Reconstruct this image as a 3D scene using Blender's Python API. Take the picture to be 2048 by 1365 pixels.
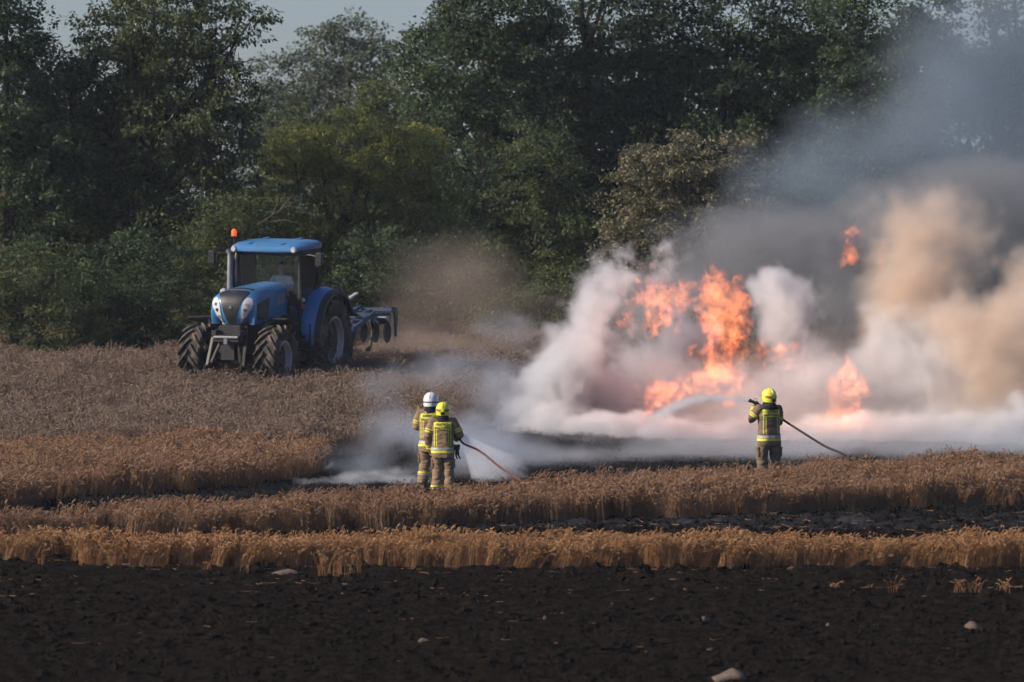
import bpy, bmesh, math, random
import numpy as np
from mathutils import Vector, Matrix, Quaternion
from mathutils.bvhtree import BVHTree

scene = bpy.context.scene
for o in list(bpy.data.objects):
    bpy.data.objects.remove(o)
COL = scene.collection
R = math.radians

# ------------------------------------------------------------------ camera
FPX = 11378.0            # focal length in pixels of a 2048 px wide frame (200 mm on 36 mm)
PITCH = math.atan(282.5 / FPX)
CAM_Z = 5.627
cd = bpy.data.cameras.new('camera')
cam = bpy.data.objects.new('camera', cd)
COL.objects.link(cam)
cam.location = (0, 0, CAM_Z)
cam.rotation_euler = (math.pi / 2 - PITCH, 0, 0)
cd.sensor_width = 36.0
cd.lens = 36.0 * FPX / 2048.0
cd.clip_start = 1.0
cd.clip_end = 6000.0
cd.dof.use_dof = True
cd.dof.focus_distance = 119.0
cd.dof.aperture_fstop = 2.2
scene.camera = cam

# ------------------------------------------------------------------ light
SUN_EL = R(31)
SUN_AZ = R(-106)         # from +Y, negative = towards -X (left), a little on the camera's side
world = bpy.data.worlds.new('World')
scene.world = world
world.use_nodes = True
wn = world.node_tree
bg = wn.nodes['Background']
sky = wn.nodes.new('ShaderNodeTexSky')
sky.sky_type = 'NISHITA'
sky.sun_disc = False
sky.sun_elevation = SUN_EL
sky.sun_rotation = SUN_AZ
sky.air_density = 1.0
sky.dust_density = 0.6
sky.ozone_density = 4.0
tint = wn.nodes.new('ShaderNodeMixRGB')          # smoke-hazy air: the whole sky a little greyer and cooler
tint.blend_type = 'MULTIPLY'
tint.inputs[0].default_value = 1.0
tint.inputs[2].default_value = (0.86, 0.89, 1.10, 1)
wn.links.new(sky.outputs[0], tint.inputs[1])
wn.links.new(tint.outputs[0], bg.inputs[0])
bg.inputs[1].default_value = 0.05
sd = bpy.data.lights.new('sun', 'SUN')
sun = bpy.data.objects.new('sun', sd)
COL.objects.link(sun)
sd.energy = 3.5
sd.angle = R(2.5)
sd.color = (1.0, 0.86, 0.70)
sun_dir = Vector((math.sin(SUN_AZ) * math.cos(SUN_EL), math.cos(SUN_AZ) * math.cos(SUN_EL), math.sin(SUN_EL)))
sun.rotation_euler = sun_dir.to_track_quat('Z', 'Y').to_euler()
sun.location = (-30, 60, 60)

vs = scene.view_settings
vs.view_transform = 'Standard'
vs.look = 'None'
vs.exposure = 0.9
vs.gamma = 1.0
vs.use_curve_mapping = False
cy = scene.cycles
cy.use_denoising = True
cy.max_bounces = 8
cy.diffuse_bounces = 2
cy.glossy_bounces = 2
cy.transmission_bounces = 4
cy.transparent_max_bounces = 12
cy.volume_bounces = 4
cy.volume_max_steps = 256
cy.volume_step_rate = 1.6
cy.use_adaptive_sampling = True
cy.adaptive_threshold = 0.04
cy.adaptive_min_samples = 40
cy.time_limit = 1000.0

# ------------------------------------------------------------------ helpers
_f = Vector((0, math.cos(PITCH), -math.sin(PITCH)))
_u = Vector((0, math.sin(PITCH), math.cos(PITCH)))

def P(px, row, d):
    """world point seen at pixel (px,row) of the 2048 frame, d metres in front of the camera"""
    return Vector((0, 0, CAM_Z)) + d * (_f + Vector(((px - 1024) / FPX, 0, 0)) + _u * ((682.5 - row) / FPX))

def ground_z(x, y):
    x = np.asarray(x, float); y = np.asarray(y, float)
    z = -11.2 + CAM_Z + 0.0516 * y
    und = (0.10 * np.sin(x * 0.31 + y * 0.22 + 0.6) + 0.07 * np.sin(x * 0.17 - y * 0.47 + 2.0)
           + 0.05 * np.sin(x * 0.74 + y * 0.33))
    z = z + und * np.clip((y - 112) / 8, 0, 1) * np.clip((150 - y) / 8, 0, 1)
    # opposite bank of the shallow valley, on which the photographer stands
    near = -2.0 + CAM_Z - 0.0 * y - 8.2 * (np.clip(y, 0, 76) / 76) ** 0.8
    t = np.clip((y - 55) / 22, 0, 1); t = t * t * (3 - 2 * t)
    z = near * (1 - t) + z * t
    far = -11.2 + CAM_Z + 0.0516 * 175
    t2 = np.clip((y - 165) / 30, 0, 1); t2 = t2 * t2 * (3 - 2 * t2)
    return z * (1 - t2) + far * t2

def gz(x, y):
    return float(ground_z(x, y))

def G(px, row):
    """ground point under a pixel (flat-slope solution)"""
    d = 127434.0 / (row + 187.0)
    p = P(px, row, d)
    return Vector((p.x, p.y, gz(p.x, p.y)))

def to_px(x, y):
    """pixel of the ground under (x,y)"""
    return 1024 + np.asarray(x) * FPX / np.asarray(y), 127434.0 / np.asarray(y) - 187.0

def sc(d):
    return FPX / d

def tag(o, label=None, cat=None, group=None, kind=None):
    if label: o['label'] = label
    if cat: o['category'] = cat
    if group: o['group'] = group
    if kind: o['kind'] = kind
    return o

def empty(name, loc=(0, 0, 0), rz=0.0, parent=None):
    o = bpy.data.objects.new(name, None)
    o.empty_display_size = 0.2
    COL.objects.link(o)
    o.location = loc
    o.rotation_euler = (0, 0, rz)
    if parent: o.parent = parent
    return o

def np_mesh(name, verts, faces, mat=None, smooth=False, attrs=None):
    """fast mesh from an (n,3) array and an (m,k) array of equal-sized faces"""
    verts = np.asarray(verts, np.float32); faces = np.asarray(faces, np.int32)
    me = bpy.data.meshes.new(name)
    me.vertices.add(len(verts)); me.vertices.foreach_set('co', verts.ravel())
    m, k = faces.shape
    me.loops.add(m * k); me.loops.foreach_set('vertex_index', faces.ravel())
    me.polygons.add(m)
    me.polygons.foreach_set('loop_start', np.arange(0, m * k, k, dtype=np.int32))
    me.polygons.foreach_set('loop_total', np.full(m, k, np.int32))
    if attrs:
        for an, (ty, dom, data) in attrs.items():
            a = me.attributes.new(an, ty, dom)
            a.data.foreach_set('color' if 'COLOR' in ty else ('vector' if 'VECTOR' in ty else 'value'), np.asarray(data, np.float32).ravel())
    me.update(calc_edges=True)
    if smooth:
        me.polygons.foreach_set('use_smooth', np.ones(m, bool))
    if mat: me.materials.append(mat)
    return me

def link(name, me, parent=None, loc=None):
    o = bpy.data.objects.new(name, me)
    COL.objects.link(o)
    if parent: o.parent = parent
    if loc is not None: o.location = loc
    return o

class MB:
    """collects simple solids into one mesh"""
    def __init__(s):
        s.v = []; s.f = []
    def add(s, vs, fs):
        n = len(s.v)
        s.v += [tuple(v) for v in vs]
        s.f += [tuple(i + n for i in f) for f in fs]
        return s
    def box(s, c, size, rot=None, taper=1.0):
        hx, hy, hz = size[0] / 2, size[1] / 2, size[2] / 2
        vs = []
        for z, t in ((-hz, 1.0), (hz, taper)):
            vs += [Vector((-hx * t, -hy * t, z)), Vector((hx * t, -hy * t, z)), Vector((hx * t, hy * t, z)), Vector((-hx * t, hy * t, z))]
        if rot is not None:
            m = rot if isinstance(rot, Matrix) else Matrix.Rotation(rot, 3, 'Z')
            vs = [m @ v for v in vs]
        c = Vector(c)
        return s.add([v + c for v in vs], [(0, 3, 2, 1), (4, 5, 6, 7), (0, 1, 5, 4), (1, 2, 6, 5), (2, 3, 7, 6), (3, 0, 4, 7)])
    def bar(s, a, b, w, h=None, up=(0, 0, 1)):
        """rectangular bar from a to b"""
        h = h or w
        a = Vector(a); b = Vector(b); d = (b - a).normalized(); up = Vector(up)
        if abs(d.dot(up)) > 0.98: up = Vector((0, 1, 0)) if abs(d.y) < 0.9 else Vector((1, 0, 0))
        x = d.cross(up).normalized(); y = x.cross(d)
        vs = []
        for p in (a, b):
            vs += [p - x * w / 2 - y * h / 2, p + x * w / 2 - y * h / 2, p + x * w / 2 + y * h / 2, p - x * w / 2 + y * h / 2]
        return s.add(vs, [(0, 1, 2, 3), (7, 6, 5, 4), (0, 4, 5, 1), (1, 5, 6, 2), (2, 6, 7, 3), (3, 7, 4, 0)])
    def tube(s, pts, rad, n=10, caps=True, flat=1.0, hint=(0, 0, 1)):
        """swept tube; rad a number, a list of numbers or of (rx, ry)"""
        pts = [Vector(p) for p in pts]; m = len(pts)
        if not isinstance(rad, (list, tuple)): rad = [rad] * m
        hint = Vector(hint); vs = []; px = None
        for i, p in enumerate(pts):
            d = (pts[min(i + 1, m - 1)] - pts[max(i - 1, 0)]).normalized()
            if px is None:
                h = hint if abs(d.dot(hint)) < 0.95 else Vector((0, 1, 0))
                if abs(d.dot(h)) > 0.95: h = Vector((1, 0, 0))
                px = (h - d * h.dot(d)).normalized()
            else:
                px = (px - d * px.dot(d)).normalized()
            py = d.cross(px)
            r = rad[i]; rx, ry = r if isinstance(r, (list, tuple)) else (r, r * flat)
            for k in range(n):
                a = 2 * math.pi * k / n
                vs.append(p + px * math.cos(a) * rx + py * math.sin(a) * ry)
        fs = []
        for i in range(m - 1):
            for k in range(n):
                k2 = (k + 1) % n
                fs.append((i * n + k, i * n + k2, (i + 1) * n + k2, (i + 1) * n + k))
        if caps:
            fs.append(tuple(range(n - 1, -1, -1))); fs.append(tuple((m - 1) * n + k for k in range(n)))
        return s.add(vs, fs)
    def loft(s, rings, caps=True, closed=True):
        n = len(rings[0]); vs = [v for r in rings for v in r]; fs = []
        for i in range(len(rings) - 1):
            for k in range(n if closed else n - 1):
                k2 = (k + 1) % n
                fs.append((i * n + k, i * n + k2, (i + 1) * n + k2, (i + 1) * n + k))
        if caps:
            fs.append(tuple(range(n - 1, -1, -1))); fs.append(tuple((len(rings) - 1) * n + k for k in range(n)))
        return s.add(vs, fs)
    def lathe(s, prof, n=32, axis='X', c=(0, 0, 0), closed=False):
        """revolve (along, radius) pairs about an axis through c"""
        c = Vector(c); vs = []
        for a, r in prof:
            for k in range(n):
                t = 2 * math.pi * k / n
                p = Vector((a, r * math.cos(t), r * math.sin(t)))
                if axis == 'Z': p = Vector((p.y, p.z, p.x))
                elif axis == 'Y': p = Vector((p.z, p.x, p.y))
                vs.append(p + c)
        m = len(prof); fs = []
        for i in range(m if closed else m - 1):
            i2 = (i + 1) % m
            for k in range(n):
                k2 = (k + 1) % n
                fs.append((i * n + k, i2 * n + k, i2 * n + k2, i * n + k2))
        return s.add(vs, fs)
    def prism(s, poly, x0, x1):
        """polygon in (y,z) extruded along x"""
        n = len(poly)
        vs = [(x0, y, z) for y, z in poly] + [(x1, y, z) for y, z in poly]
        fs = [tuple(range(n - 1, -1, -1)), tuple(range(n, 2 * n))]
        fs += [(k, (k + 1) % n, n + (k + 1) % n, n + k) for k in range(n)]
        return s.add(vs, fs)
    def mesh(s, name, mat=None, smooth=True, bevel=0.0, seg=2):
        me = bpy.data.meshes.new(name)
        me.from_pydata(s.v, [], s.f)
        bm = bmesh.new(); bm.from_mesh(me)
        bmesh.ops.recalc_face_normals(bm, faces=bm.faces)
        if bevel > 0:
            ed = [e for e in bm.edges if len(e.link_faces) == 2 and e.calc_face_angle(0) > 0.5]
            bmesh.ops.bevel(bm, geom=ed, offset=bevel, segments=seg, affect='EDGES', clamp_overlap=True)
        for f in bm.faces: f.smooth = smooth
        for e in bm.edges:
            if len(e.link_faces) == 2 and e.calc_face_angle(0) > R(38): e.smooth = False
        bm.to_mesh(me); bm.free()
        if mat: me.materials.append(mat)
        return me
    def build(s, name, mat, parent=None, smooth=True, bevel=0.0, seg=2, loc=None):
        return link(name, s.mesh(name, mat, smooth, bevel, seg), parent, loc)

# ------------------------------------------------------------------ materials
def new_mat(name):
    m = bpy.data.materials.new(name); m.use_nodes = True
    nt = m.node_tree
    return m, nt, nt.nodes['Principled BSDF']

def simple(name, col, rough=0.5, metal=0.0, var=0.0, scale=8.0, dirt=None, dirt_amt=0.0, bump=0.0, spec=0.5, coat=0.0):
    m, nt, b = new_mat(name)
    b.inputs['Roughness'].default_value = rough
    b.inputs['Metallic'].default_value = metal
    b.inputs['Specular IOR Level'].default_value = spec
    b.inputs['Coat Weight'].default_value = coat
    b.inputs['Base Color'].default_value = (*col, 1)
    if var or dirt or bump:
        tc = nt.nodes.new('ShaderNodeTexCoord')
        nz = nt.nodes.new('ShaderNodeTexNoise'); nz.inputs['Scale'].default_value = scale; nz.inputs['Detail'].default_value = 5
        nt.links.new(tc.outputs['Object'], nz.inputs['Vector'])
        rp = nt.nodes.new('ShaderNodeValToRGB')
        lo = [c * (1 - var) for c in col]; hi = [min(1, c * (1 + var)) for c in col]
        rp.color_ramp.elements[0].position = 0.3; rp.color_ramp.elements[0].color = (*lo, 1)
        rp.color_ramp.elements[1].position = 0.7; rp.color_ramp.elements[1].color = (*hi, 1)
        nt.links.new(nz.outputs['Fac'], rp.inputs[0])
        out = rp.outputs[0]
        if dirt:
            n2 = nt.nodes.new('ShaderNodeTexNoise'); n2.inputs['Scale'].default_value = scale * 0.45; n2.inputs['Detail'].default_value = 8; n2.inputs['Roughness'].default_value = 0.65
            nt.links.new(tc.outputs['Object'], n2.inputs['Vector'])
            mr = nt.nodes.new('ShaderNodeMapRange'); mr.inputs[1].default_value = 0.42; mr.inputs[2].default_value = 0.68; mr.inputs[4].default_value = dirt_amt
            nt.links.new(n2.outputs['Fac'], mr.inputs[0])
            mx = nt.nodes.new('ShaderNodeMixRGB'); mx.inputs[2].default_value = (*dirt, 1)
            nt.links.new(mr.outputs[0], mx.inputs[0]); nt.links.new(out, mx.inputs[1])
            out = mx.outputs[0]
        nt.links.new(out, b.inputs['Base Color'])
        if bump:
            bp = nt.nodes.new('ShaderNodeBump'); bp.inputs['Strength'].default_value = bump; bp.inputs['Distance'].default_value = 0.02
            nt.links.new(nz.outputs['Fac'], bp.inputs['Height']); nt.links.new(bp.outputs[0], b.inputs['Normal'])
    return m

# ================================================================== ground
rng = np.random.default_rng(7)
def sstep(a, b, x):
    t = np.clip((np.asarray(x, float) - a) / (b - a), 0, 1); return t * t * (3 - 2 * t)

_hash = np.random.default_rng(3).random((256, 256))
def vnoise(x, y):
    x = np.asarray(x, float); y = np.asarray(y, float)
    xi = np.floor(x).astype(int); yi = np.floor(y).astype(int)
    fx = x - xi; fy = y - yi
    fx = fx * fx * (3 - 2 * fx); fy = fy * fy * (3 - 2 * fy)
    g = lambda a, b: _hash[a & 255, b & 255]
    return (g(xi, yi) * (1 - fx) + g(xi + 1, yi) * fx) * (1 - fy) + (g(xi, yi + 1) * (1 - fx) + g(xi + 1, yi + 1) * fx) * fy
def fbm(x, y, o=4):
    s = 0; a = 0.5
    for i in range(o):
        s = s + a * vnoise(x * 2 ** i + 17 * i, y * 2 ** i + 31 * i); a *= 0.5
    return s

# edges of the standing wheat, as rows of the ground they grow from
def IP(xs, ys): return lambda px: np.interp(px, xs, ys)
S1_FRONT = IP([-300, 60, 70, 140, 160, 700, 2400], [1126, 1126, 1121, 1121, 1134, 1138, 1139])
S1_BACK = IP([-300, 140, 160, 2400], [1108, 1108, 1119, 1121])
S2_FRONT = IP([-300, 0, 640, 1024, 1300, 2048, 2400], [1088, 1082, 1066, 1052, 1040, 1010, 996])
S2_BACK = IP([-300, 0, 80, 140, 300, 640, 850, 1024, 1500, 2048, 2400], [1074, 1068, 1070, 1068, 1052, 1046, 1026, 1008, 984, 955, 937])
S3_FRONT = IP([-300, 40, 75, 78, 300, 500, 630, 645, 650, 830, 960, 1000, 1040, 2400],
              [1030, 1028, 1020, 1000, 990, 974, 958, 940, 912, 905, 880, 840, 752, 752])
TREE_ROW = IP([-300, 340, 700, 1000, 2400], [752, 752, 705, 695, 690])

def zone(x, y):
    """wheat strip a ground point belongs to: 1 front strip, 2 middle strip, 3 field, 0 bare"""
    px, row = to_px(x, y)
    w = (fbm(np.asarray(x) * 1.3, np.asarray(y) * 1.3, 4) - 0.45) * 13
    r = row + w
    z = np.zeros(np.shape(px), int)
    z[(r < S1_FRONT(px)) & (r > S1_BACK(px))] = 1
    z[(r < S2_FRONT(px)) & (r > S2_BACK(px))] = 2
    z[(r < S3_FRONT(px)) & (row > 640)] = 3
    return z

def grid_lines(a):
    out = [a[0][0]]
    for lo, hi, st in a:
        n = max(1, int(round((hi - lo) / st)))
        out += list(np.linspace(lo, hi, n + 1)[1:])
    return np.array(out)
gx = grid_lines([(-700, -60, 64), (-60, -14, 2), (-14, 14, 0.055), (14, 60, 2), (60, 700, 64)])
gy = grid_lines([(-60, 40, 10), (40, 76, 2), (76, 97, 0.06), (97, 106, 0.09), (106, 150, 0.5), (150, 300, 5), (300, 1000, 70)])
X, Y = np.meshgrid(gx, gy)
Z = ground_z(X, Y)
bare = (zone(X, Y) == 0)
px_, row_ = to_px(np.where(Y < 20, 0, X), np.maximum(Y, 20))
plough = bare & (row_ > 1030) & (Y > 60)
clod = (fbm(X * 5.0, Y * 5.0, 4) - 0.47) * 0.15 + (fbm(X * 14.0, Y * 9.0, 3) - 0.44) * 0.09
furrow = 0.035 * np.sin((Y * 0.98 + X * 0.05) * 2 * math.pi / 0.62)
Z = Z + np.where(plough, clod + furrow + 0.02, 0.012 * (fbm(X * 3, Y * 3, 3) - 0.45))
nx, ny = len(gx), len(gy)
V = np.stack([X, Y, Z], -1).reshape(-1, 3)
ii = np.arange(nx * ny).reshape(ny, nx)
F = np.stack([ii[:-1, :-1], ii[:-1, 1:], ii[1:, 1:], ii[1:, :-1]], -1).reshape(-1, 4)
zc = np.zeros((ny, nx, 4)); zc[..., 3] = 1
zn = zone(X, Y)
zc[..., 0] = (zn > 0) | (Y > 150)              # straw litter under standing wheat
zc[..., 1] = bare & (row_ < 1062) & (row_ > 740)                # burnt
zc[..., 2] = plough
gm, nt, b = new_mat('ground_soil')
b.inputs['Roughness'].default_value = 0.95; b.inputs['Specular IOR Level'].default_value = 0.0
at = nt.nodes.new('ShaderNodeAttribute'); at.attribute_name = 'zone'
sp = nt.nodes.new('ShaderNodeSeparateColor'); nt.links.new(at.outputs['Color'], sp.inputs[0])
tc = nt.nodes.new('ShaderNodeTexCoord')
def noise_ramp(scale, c0, c1, p0=0.35, p1=0.68, det=6):
    n = nt.nodes.new('ShaderNodeTexNoise'); n.inputs['Scale'].default_value = scale; n.inputs['Detail'].default_value = det
    n.inputs['Roughness'].default_value = 0.62
    nt.links.new(tc.outputs['Object'], n.inputs['Vector'])
    r = nt.nodes.new('ShaderNodeValToRGB')
    r.color_ramp.elements[0].position = p0; r.color_ramp.elements[0].color = (*c0, 1)
    r.color_ramp.elements[1].position = p1; r.color_ramp.elements[1].color = (*c1, 1)
    nt.links.new(n.outputs['Fac'], r.inputs[0]); return r.outputs[0]
soil = noise_ramp(6.0, (0.0042, 0.0033, 0.0029), (0.0175, 0.0132, 0.0106))
burnt = noise_ramp(4.0, (0.010, 0.010, 0.012), (0.036, 0.037, 0.042), 0.35, 0.75)
straw = noise_ramp(7.0, (0.05, 0.035, 0.02), (0.16, 0.105, 0.06))
grass = noise_ramp(1.0, (0.04, 0.05, 0.02), (0.08, 0.09, 0.04))
def mix(f, a, c):
    m = nt.nodes.new('ShaderNodeMixRGB'); nt.links.new(f, m.inputs[0]); nt.links.new(a, m.inputs[1]); nt.links.new(c, m.inputs[2]); return m.outputs[0]
o1 = mix(sp.outputs[0], soil, straw)
o2 = mix(sp.outputs[1], o1, burnt)
nt.links.new(o2, b.inputs['Base Color'])
bp = nt.nodes.new('ShaderNodeBump'); bp.inputs['Strength'].default_value = 0.7; bp.inputs['Distance'].default_value = 0.05
bn = nt.nodes.new('ShaderNodeTexNoise'); bn.inputs['Scale'].default_value = 22; bn.inputs['Detail'].default_value = 6
nt.links.new(tc.outputs['Object'], bn.inputs['Vector']); nt.links.new(bn.outputs['Fac'], bp.inputs['Height']); nt.links.new(bp.outputs[0], b.inputs['Normal'])
ground = link('ground', np_mesh('ground', V, F, gm, True, {'zone': ('FLOAT_COLOR', 'POINT', zc.reshape(-1, 4))}))
tag(ground, 'dark ploughed soil and burnt stubble sloping up to the trees', 'ground', kind='structure')
# ================================================================== standing wheat
def leaf_mat(name, stops, trans=0.35, rough=0.6, attr=None, scale=1.0, spec=0.2):
    """thin plant tissue: colour from a per-leaf or per-tuft value, light shines through"""
    m, nt, b = new_mat(name)
    b.inputs['Roughness'].default_value = rough; b.inputs['Specular IOR Level'].default_value = spec
    if attr:
        a = nt.nodes.new('ShaderNodeAttribute'); a.attribute_name = attr; v = a.outputs['Fac']
    else:
        oi = nt.nodes.new('ShaderNodeObjectInfo'); v = oi.outputs['Random']
    rp = nt.nodes.new('ShaderNodeValToRGB')
    el = rp.color_ramp.elements
    while len(el) < len(stops): el.new(0.5)
    for e, (p, c) in zip(el, stops): e.position = p; e.color = (*c, 1)
    nt.links.new(v, rp.inputs[0])
    nt.links.new(rp.outputs[0], b.inputs['Base Color'])
    tr = nt.nodes.new('ShaderNodeBsdfTranslucent')
    nt.links.new(rp.outputs[0], tr.inputs[0])
    mx = nt.nodes.new('ShaderNodeMixShader'); mx.inputs[0].default_value = trans
    nt.links.new(b.outputs[0], mx.inputs[1]); nt.links.new(tr.outputs[0], mx.inputs[2])
    nt.links.new(mx.outputs[0], nt.nodes['Material Output'].inputs['Surface'])
    return m

wheat_gold = leaf_mat('wheat_gold', [(0, (0.30, 0.158, 0.07)), (0.5, (0.37, 0.203, 0.093)), (1, (0.45, 0.265, 0.13))], 0.3)
wheat_brown = leaf_mat('wheat_brown', [(0, (0.245, 0.143, 0.083)), (0.5, (0.30, 0.178, 0.105)), (1, (0.36, 0.222, 0.137))], 0.3)
wheat_grey_shaded = leaf_mat('wheat_grey_shaded', [(0, (0.195, 0.14, 0.10)), (0.5, (0.235, 0.17, 0.125)), (1, (0.28, 0.205, 0.155))], 0.25)  # grey brown back field, its shadow darkened into the stalk colour

def stalk_into(mb, r, x, y, h, lean, az, nod, w=0.0032, head=0.095):
    """one wheat stalk with its bent ear"""
    ca, sa = math.cos(az), math.sin(az)
    pts = []
    for t in (0, 0.35, 0.7, 0.93):
        o = lean * h * t * t
        pts.append((x + ca * o, y + sa * o, h * t))
    mb.tube(pts, [w, w, w * 0.85, w * 0.7], 3, caps=False)
    p = Vector(pts[-1]); hp = [p]; ang = 0.35 + lean
    for i in range(4):
        ang += nod / 4
        p = p + Vector((ca * math.sin(ang), sa * math.sin(ang), math.cos(ang))) * head / 4
        hp.append(p)
    mb.tube(hp, [0.003, 0.0065, 0.0075, 0.006, 0.002], 4, caps=False)
    if r.random() < 0.6:                      # dry blade
        t = r.uniform(0.3, 0.75); q = Vector((x, y, h * t)); a2 = r.uniform(0, 6.28); L = r.uniform(0.1, 0.2)
        d = Vector((math.cos(a2), math.sin(a2), 0)); s = Vector((-d.y, d.x, 0)) * 0.005
        m1 = q + d * L * 0.5 + Vector((0, 0, L * 0.35)); e = q + d * L + Vector((0, 0, -L * 0.1))
        mb.add([q - s, q + s, m1 + s, m1 - s, e], [(0, 1, 2, 3), (3, 2, 4)])

def make_tuft(name, n, size, h0, mat, seed):
    r = random.Random(seed); mb = MB()
    for i in range(n):
        stalk_into(mb, r, r.uniform(-size, size), r.uniform(-size, size), h0 * r.uniform(0.82, 1.12),
                   r.uniform(0.02, 0.32), r.gauss(0.2, 1.3), r.uniform(0.3, 2.3))
    me = bpy.data.meshes.new(name); me.from_pydata(mb.v, [], mb.f); me.materials.append(mat)
    return bpy.data.objects.new(name, me)

def scatter(name, sources, pts, rot, scl, idx, label, cat):
    """one object whose points carry copies of a few source tufts"""
    col = bpy.data.collections.new(name + '_sources')
    for s in sources: col.objects.link(s)
    me = bpy.data.meshes.new(name)
    me.vertices.add(len(pts)); me.vertices.foreach_set('co', np.asarray(pts, np.float32).ravel())
    a = me.attributes.new('rot', 'FLOAT_VECTOR', 'POINT'); a.data.foreach_set('vector', np.asarray(rot, np.float32).ravel())
    a = me.attributes.new('scl', 'FLOAT_VECTOR', 'POINT'); a.data.foreach_set('vector', np.asarray(scl, np.float32).ravel())
    a = me.attributes.new('idx', 'INT', 'POINT'); a.data.foreach_set('value', np.asarray(idx, np.int32))
    o = link(name, me)
    nt = bpy.data.node_groups.new(name, 'GeometryNodeTree')
    nt.interface.new_socket('Geometry', in_out='INPUT', socket_type='NodeSocketGeometry')
    nt.interface.new_socket('Geometry', in_out='OUTPUT', socket_type='NodeSocketGeometry')
    gi = nt.nodes.new('NodeGroupInput'); go = nt.nodes.new('NodeGroupOutput')
    ci = nt.nodes.new('GeometryNodeCollectionInfo'); ci.inputs['Collection'].default_value = col
    ci.inputs['Separate Children'].default_value = True; ci.inputs['Reset Children'].default_value = True
    ip = nt.nodes.new('GeometryNodeInstanceOnPoints'); ip.inputs['Pick Instance'].default_value = True
    def na(n, t):
        q = nt.nodes.new('GeometryNodeInputNamedAttribute'); q.data_type = t; q.inputs['Name'].default_value = n; return q.outputs[0]
    e2r = nt.nodes.new('FunctionNodeEulerToRotation')
    nt.links.new(na('rot', 'FLOAT_VECTOR'), e2r.inputs[0])
    nt.links.new(gi.outputs[0], ip.inputs['Points']); nt.links.new(ci.outputs[0], ip.inputs['Instance'])
    nt.links.new(na('idx', 'INT'), ip.inputs['Instance Index']); nt.links.new(e2r.outputs[0], ip.inputs['Rotation'])
    nt.links.new(na('scl', 'FLOAT_VECTOR'), ip.inputs['Scale'])
    nt.links.new(ip.outputs[0], go.inputs[0])
    o.modifiers.new('scatter', 'NODES').node_group = nt
    tag(o, label, cat, kind='stuff')
    return o

def wheat(name, zid, box, per_m2, h, mat, label, seed, hvar=0.15, n=16, size=0.11, cond=None):
    r = np.random.default_rng(seed)
    x0, x1, y0, y1 = box
    N = int((x1 - x0) * (y1 - y0) * per_m2)
    x = r.uniform(x0, x1, N); y = r.uniform(y0, y1, N)
    px, row = to_px(x, y)
    k = (zone(x, y) == zid) & (px > -150) & (px < 2200)
    if cond is not None: k &= cond(px, row, x, y)
    x, y = x[k], y[k]
    z = ground_z(x, y)
    pts = np.stack([x, y, z - 0.01], -1)
    lodged = fbm(x * 0.9, y * 0.9, 3)
    rot = np.stack([r.normal(0, 0.13, len(x)) + (lodged - 0.45) * 0.9, r.normal(0.06, 0.14, len(x)) + (fbm(x * 0.7 + 50, y * 0.7, 3) - 0.45) * 0.9, r.uniform(-0.6, 0.6, len(x))], -1)
    s = 1 + r.normal(0, hvar, len(x)) + (fbm(x * 0.8 + 9, y * 0.8, 3) - 0.45) * 0.8
    s = np.clip(s, 0.55, 1.35)
    scl = np.stack([np.ones_like(s), np.ones_like(s), s], -1)
    src = [make_tuft(name + '_tuft', n, size, h, mat, seed * 10 + q) for q in range(5)]
    return scatter(name, src, pts, rot, scl, r.integers(0, 5, len(x)), label, 'wheat')

wheat('front_wheat_strip', 1, (-12, 12, 95, 99), 56, 0.41, wheat_gold, 'narrow strip of golden ripe wheat beside the black ploughed soil', 11)
wheat('middle_wheat_strip', 2, (-12, 12, 98, 114), 40, 0.48, wheat_brown, 'brown wheat strip between the ploughed break and the firefighters', 12, n=18)
wheat('wheat_field_edge', 3, (-14, 12, 104, 124), 36, 0.5, wheat_brown, 'reddish brown edge of the standing wheat field above the burnt ground', 13, n=18,
      cond=lambda px, row, x, y: row > 925 + (fbm(x * 0.6, y * 0.6, 3) - 0.45) * 50 - 0.02 * px)
wheat('wheat_field', 3, (-16, 18, 104, 150), 20, 0.56, wheat_grey_shaded, 'dull grey brown wheat field around the blue tractor', 14, n=22, size=0.16,
      cond=lambda px, row, x, y: (row <= 930 + (fbm(x * 0.6, y * 0.6, 3) - 0.45) * 50 - 0.02 * px) & (row > TREE_ROW(px) - 6))

TUFT_LABELS = ['thick wheat tuft nearest the long low grey stone', 'tallest and densest leftover wheat tuft in front of the golden strip', 'thin wheat tuft on the far side of the long low grey stone',
    'short sparse wheat tuft of bent stalks before the golden strip', 'two or three lone tall wheat stalks above a tiny pale pebble', 'few upright stalks before the gap in the golden strip',
    'small low tuft just before the end of the golden strip', 'widest clump of slanting stalks in the bare soil above the wedge shaped stone', 'very short stubble tuft in the bare soil away from the other tufts',
    'short tuft with one long leaning stalk in the bare soil', 'sparse upright stalks next to the widest clump of slanting stalks', 'lowest yellowish stub tuft between two short tufts in the soil']
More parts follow.
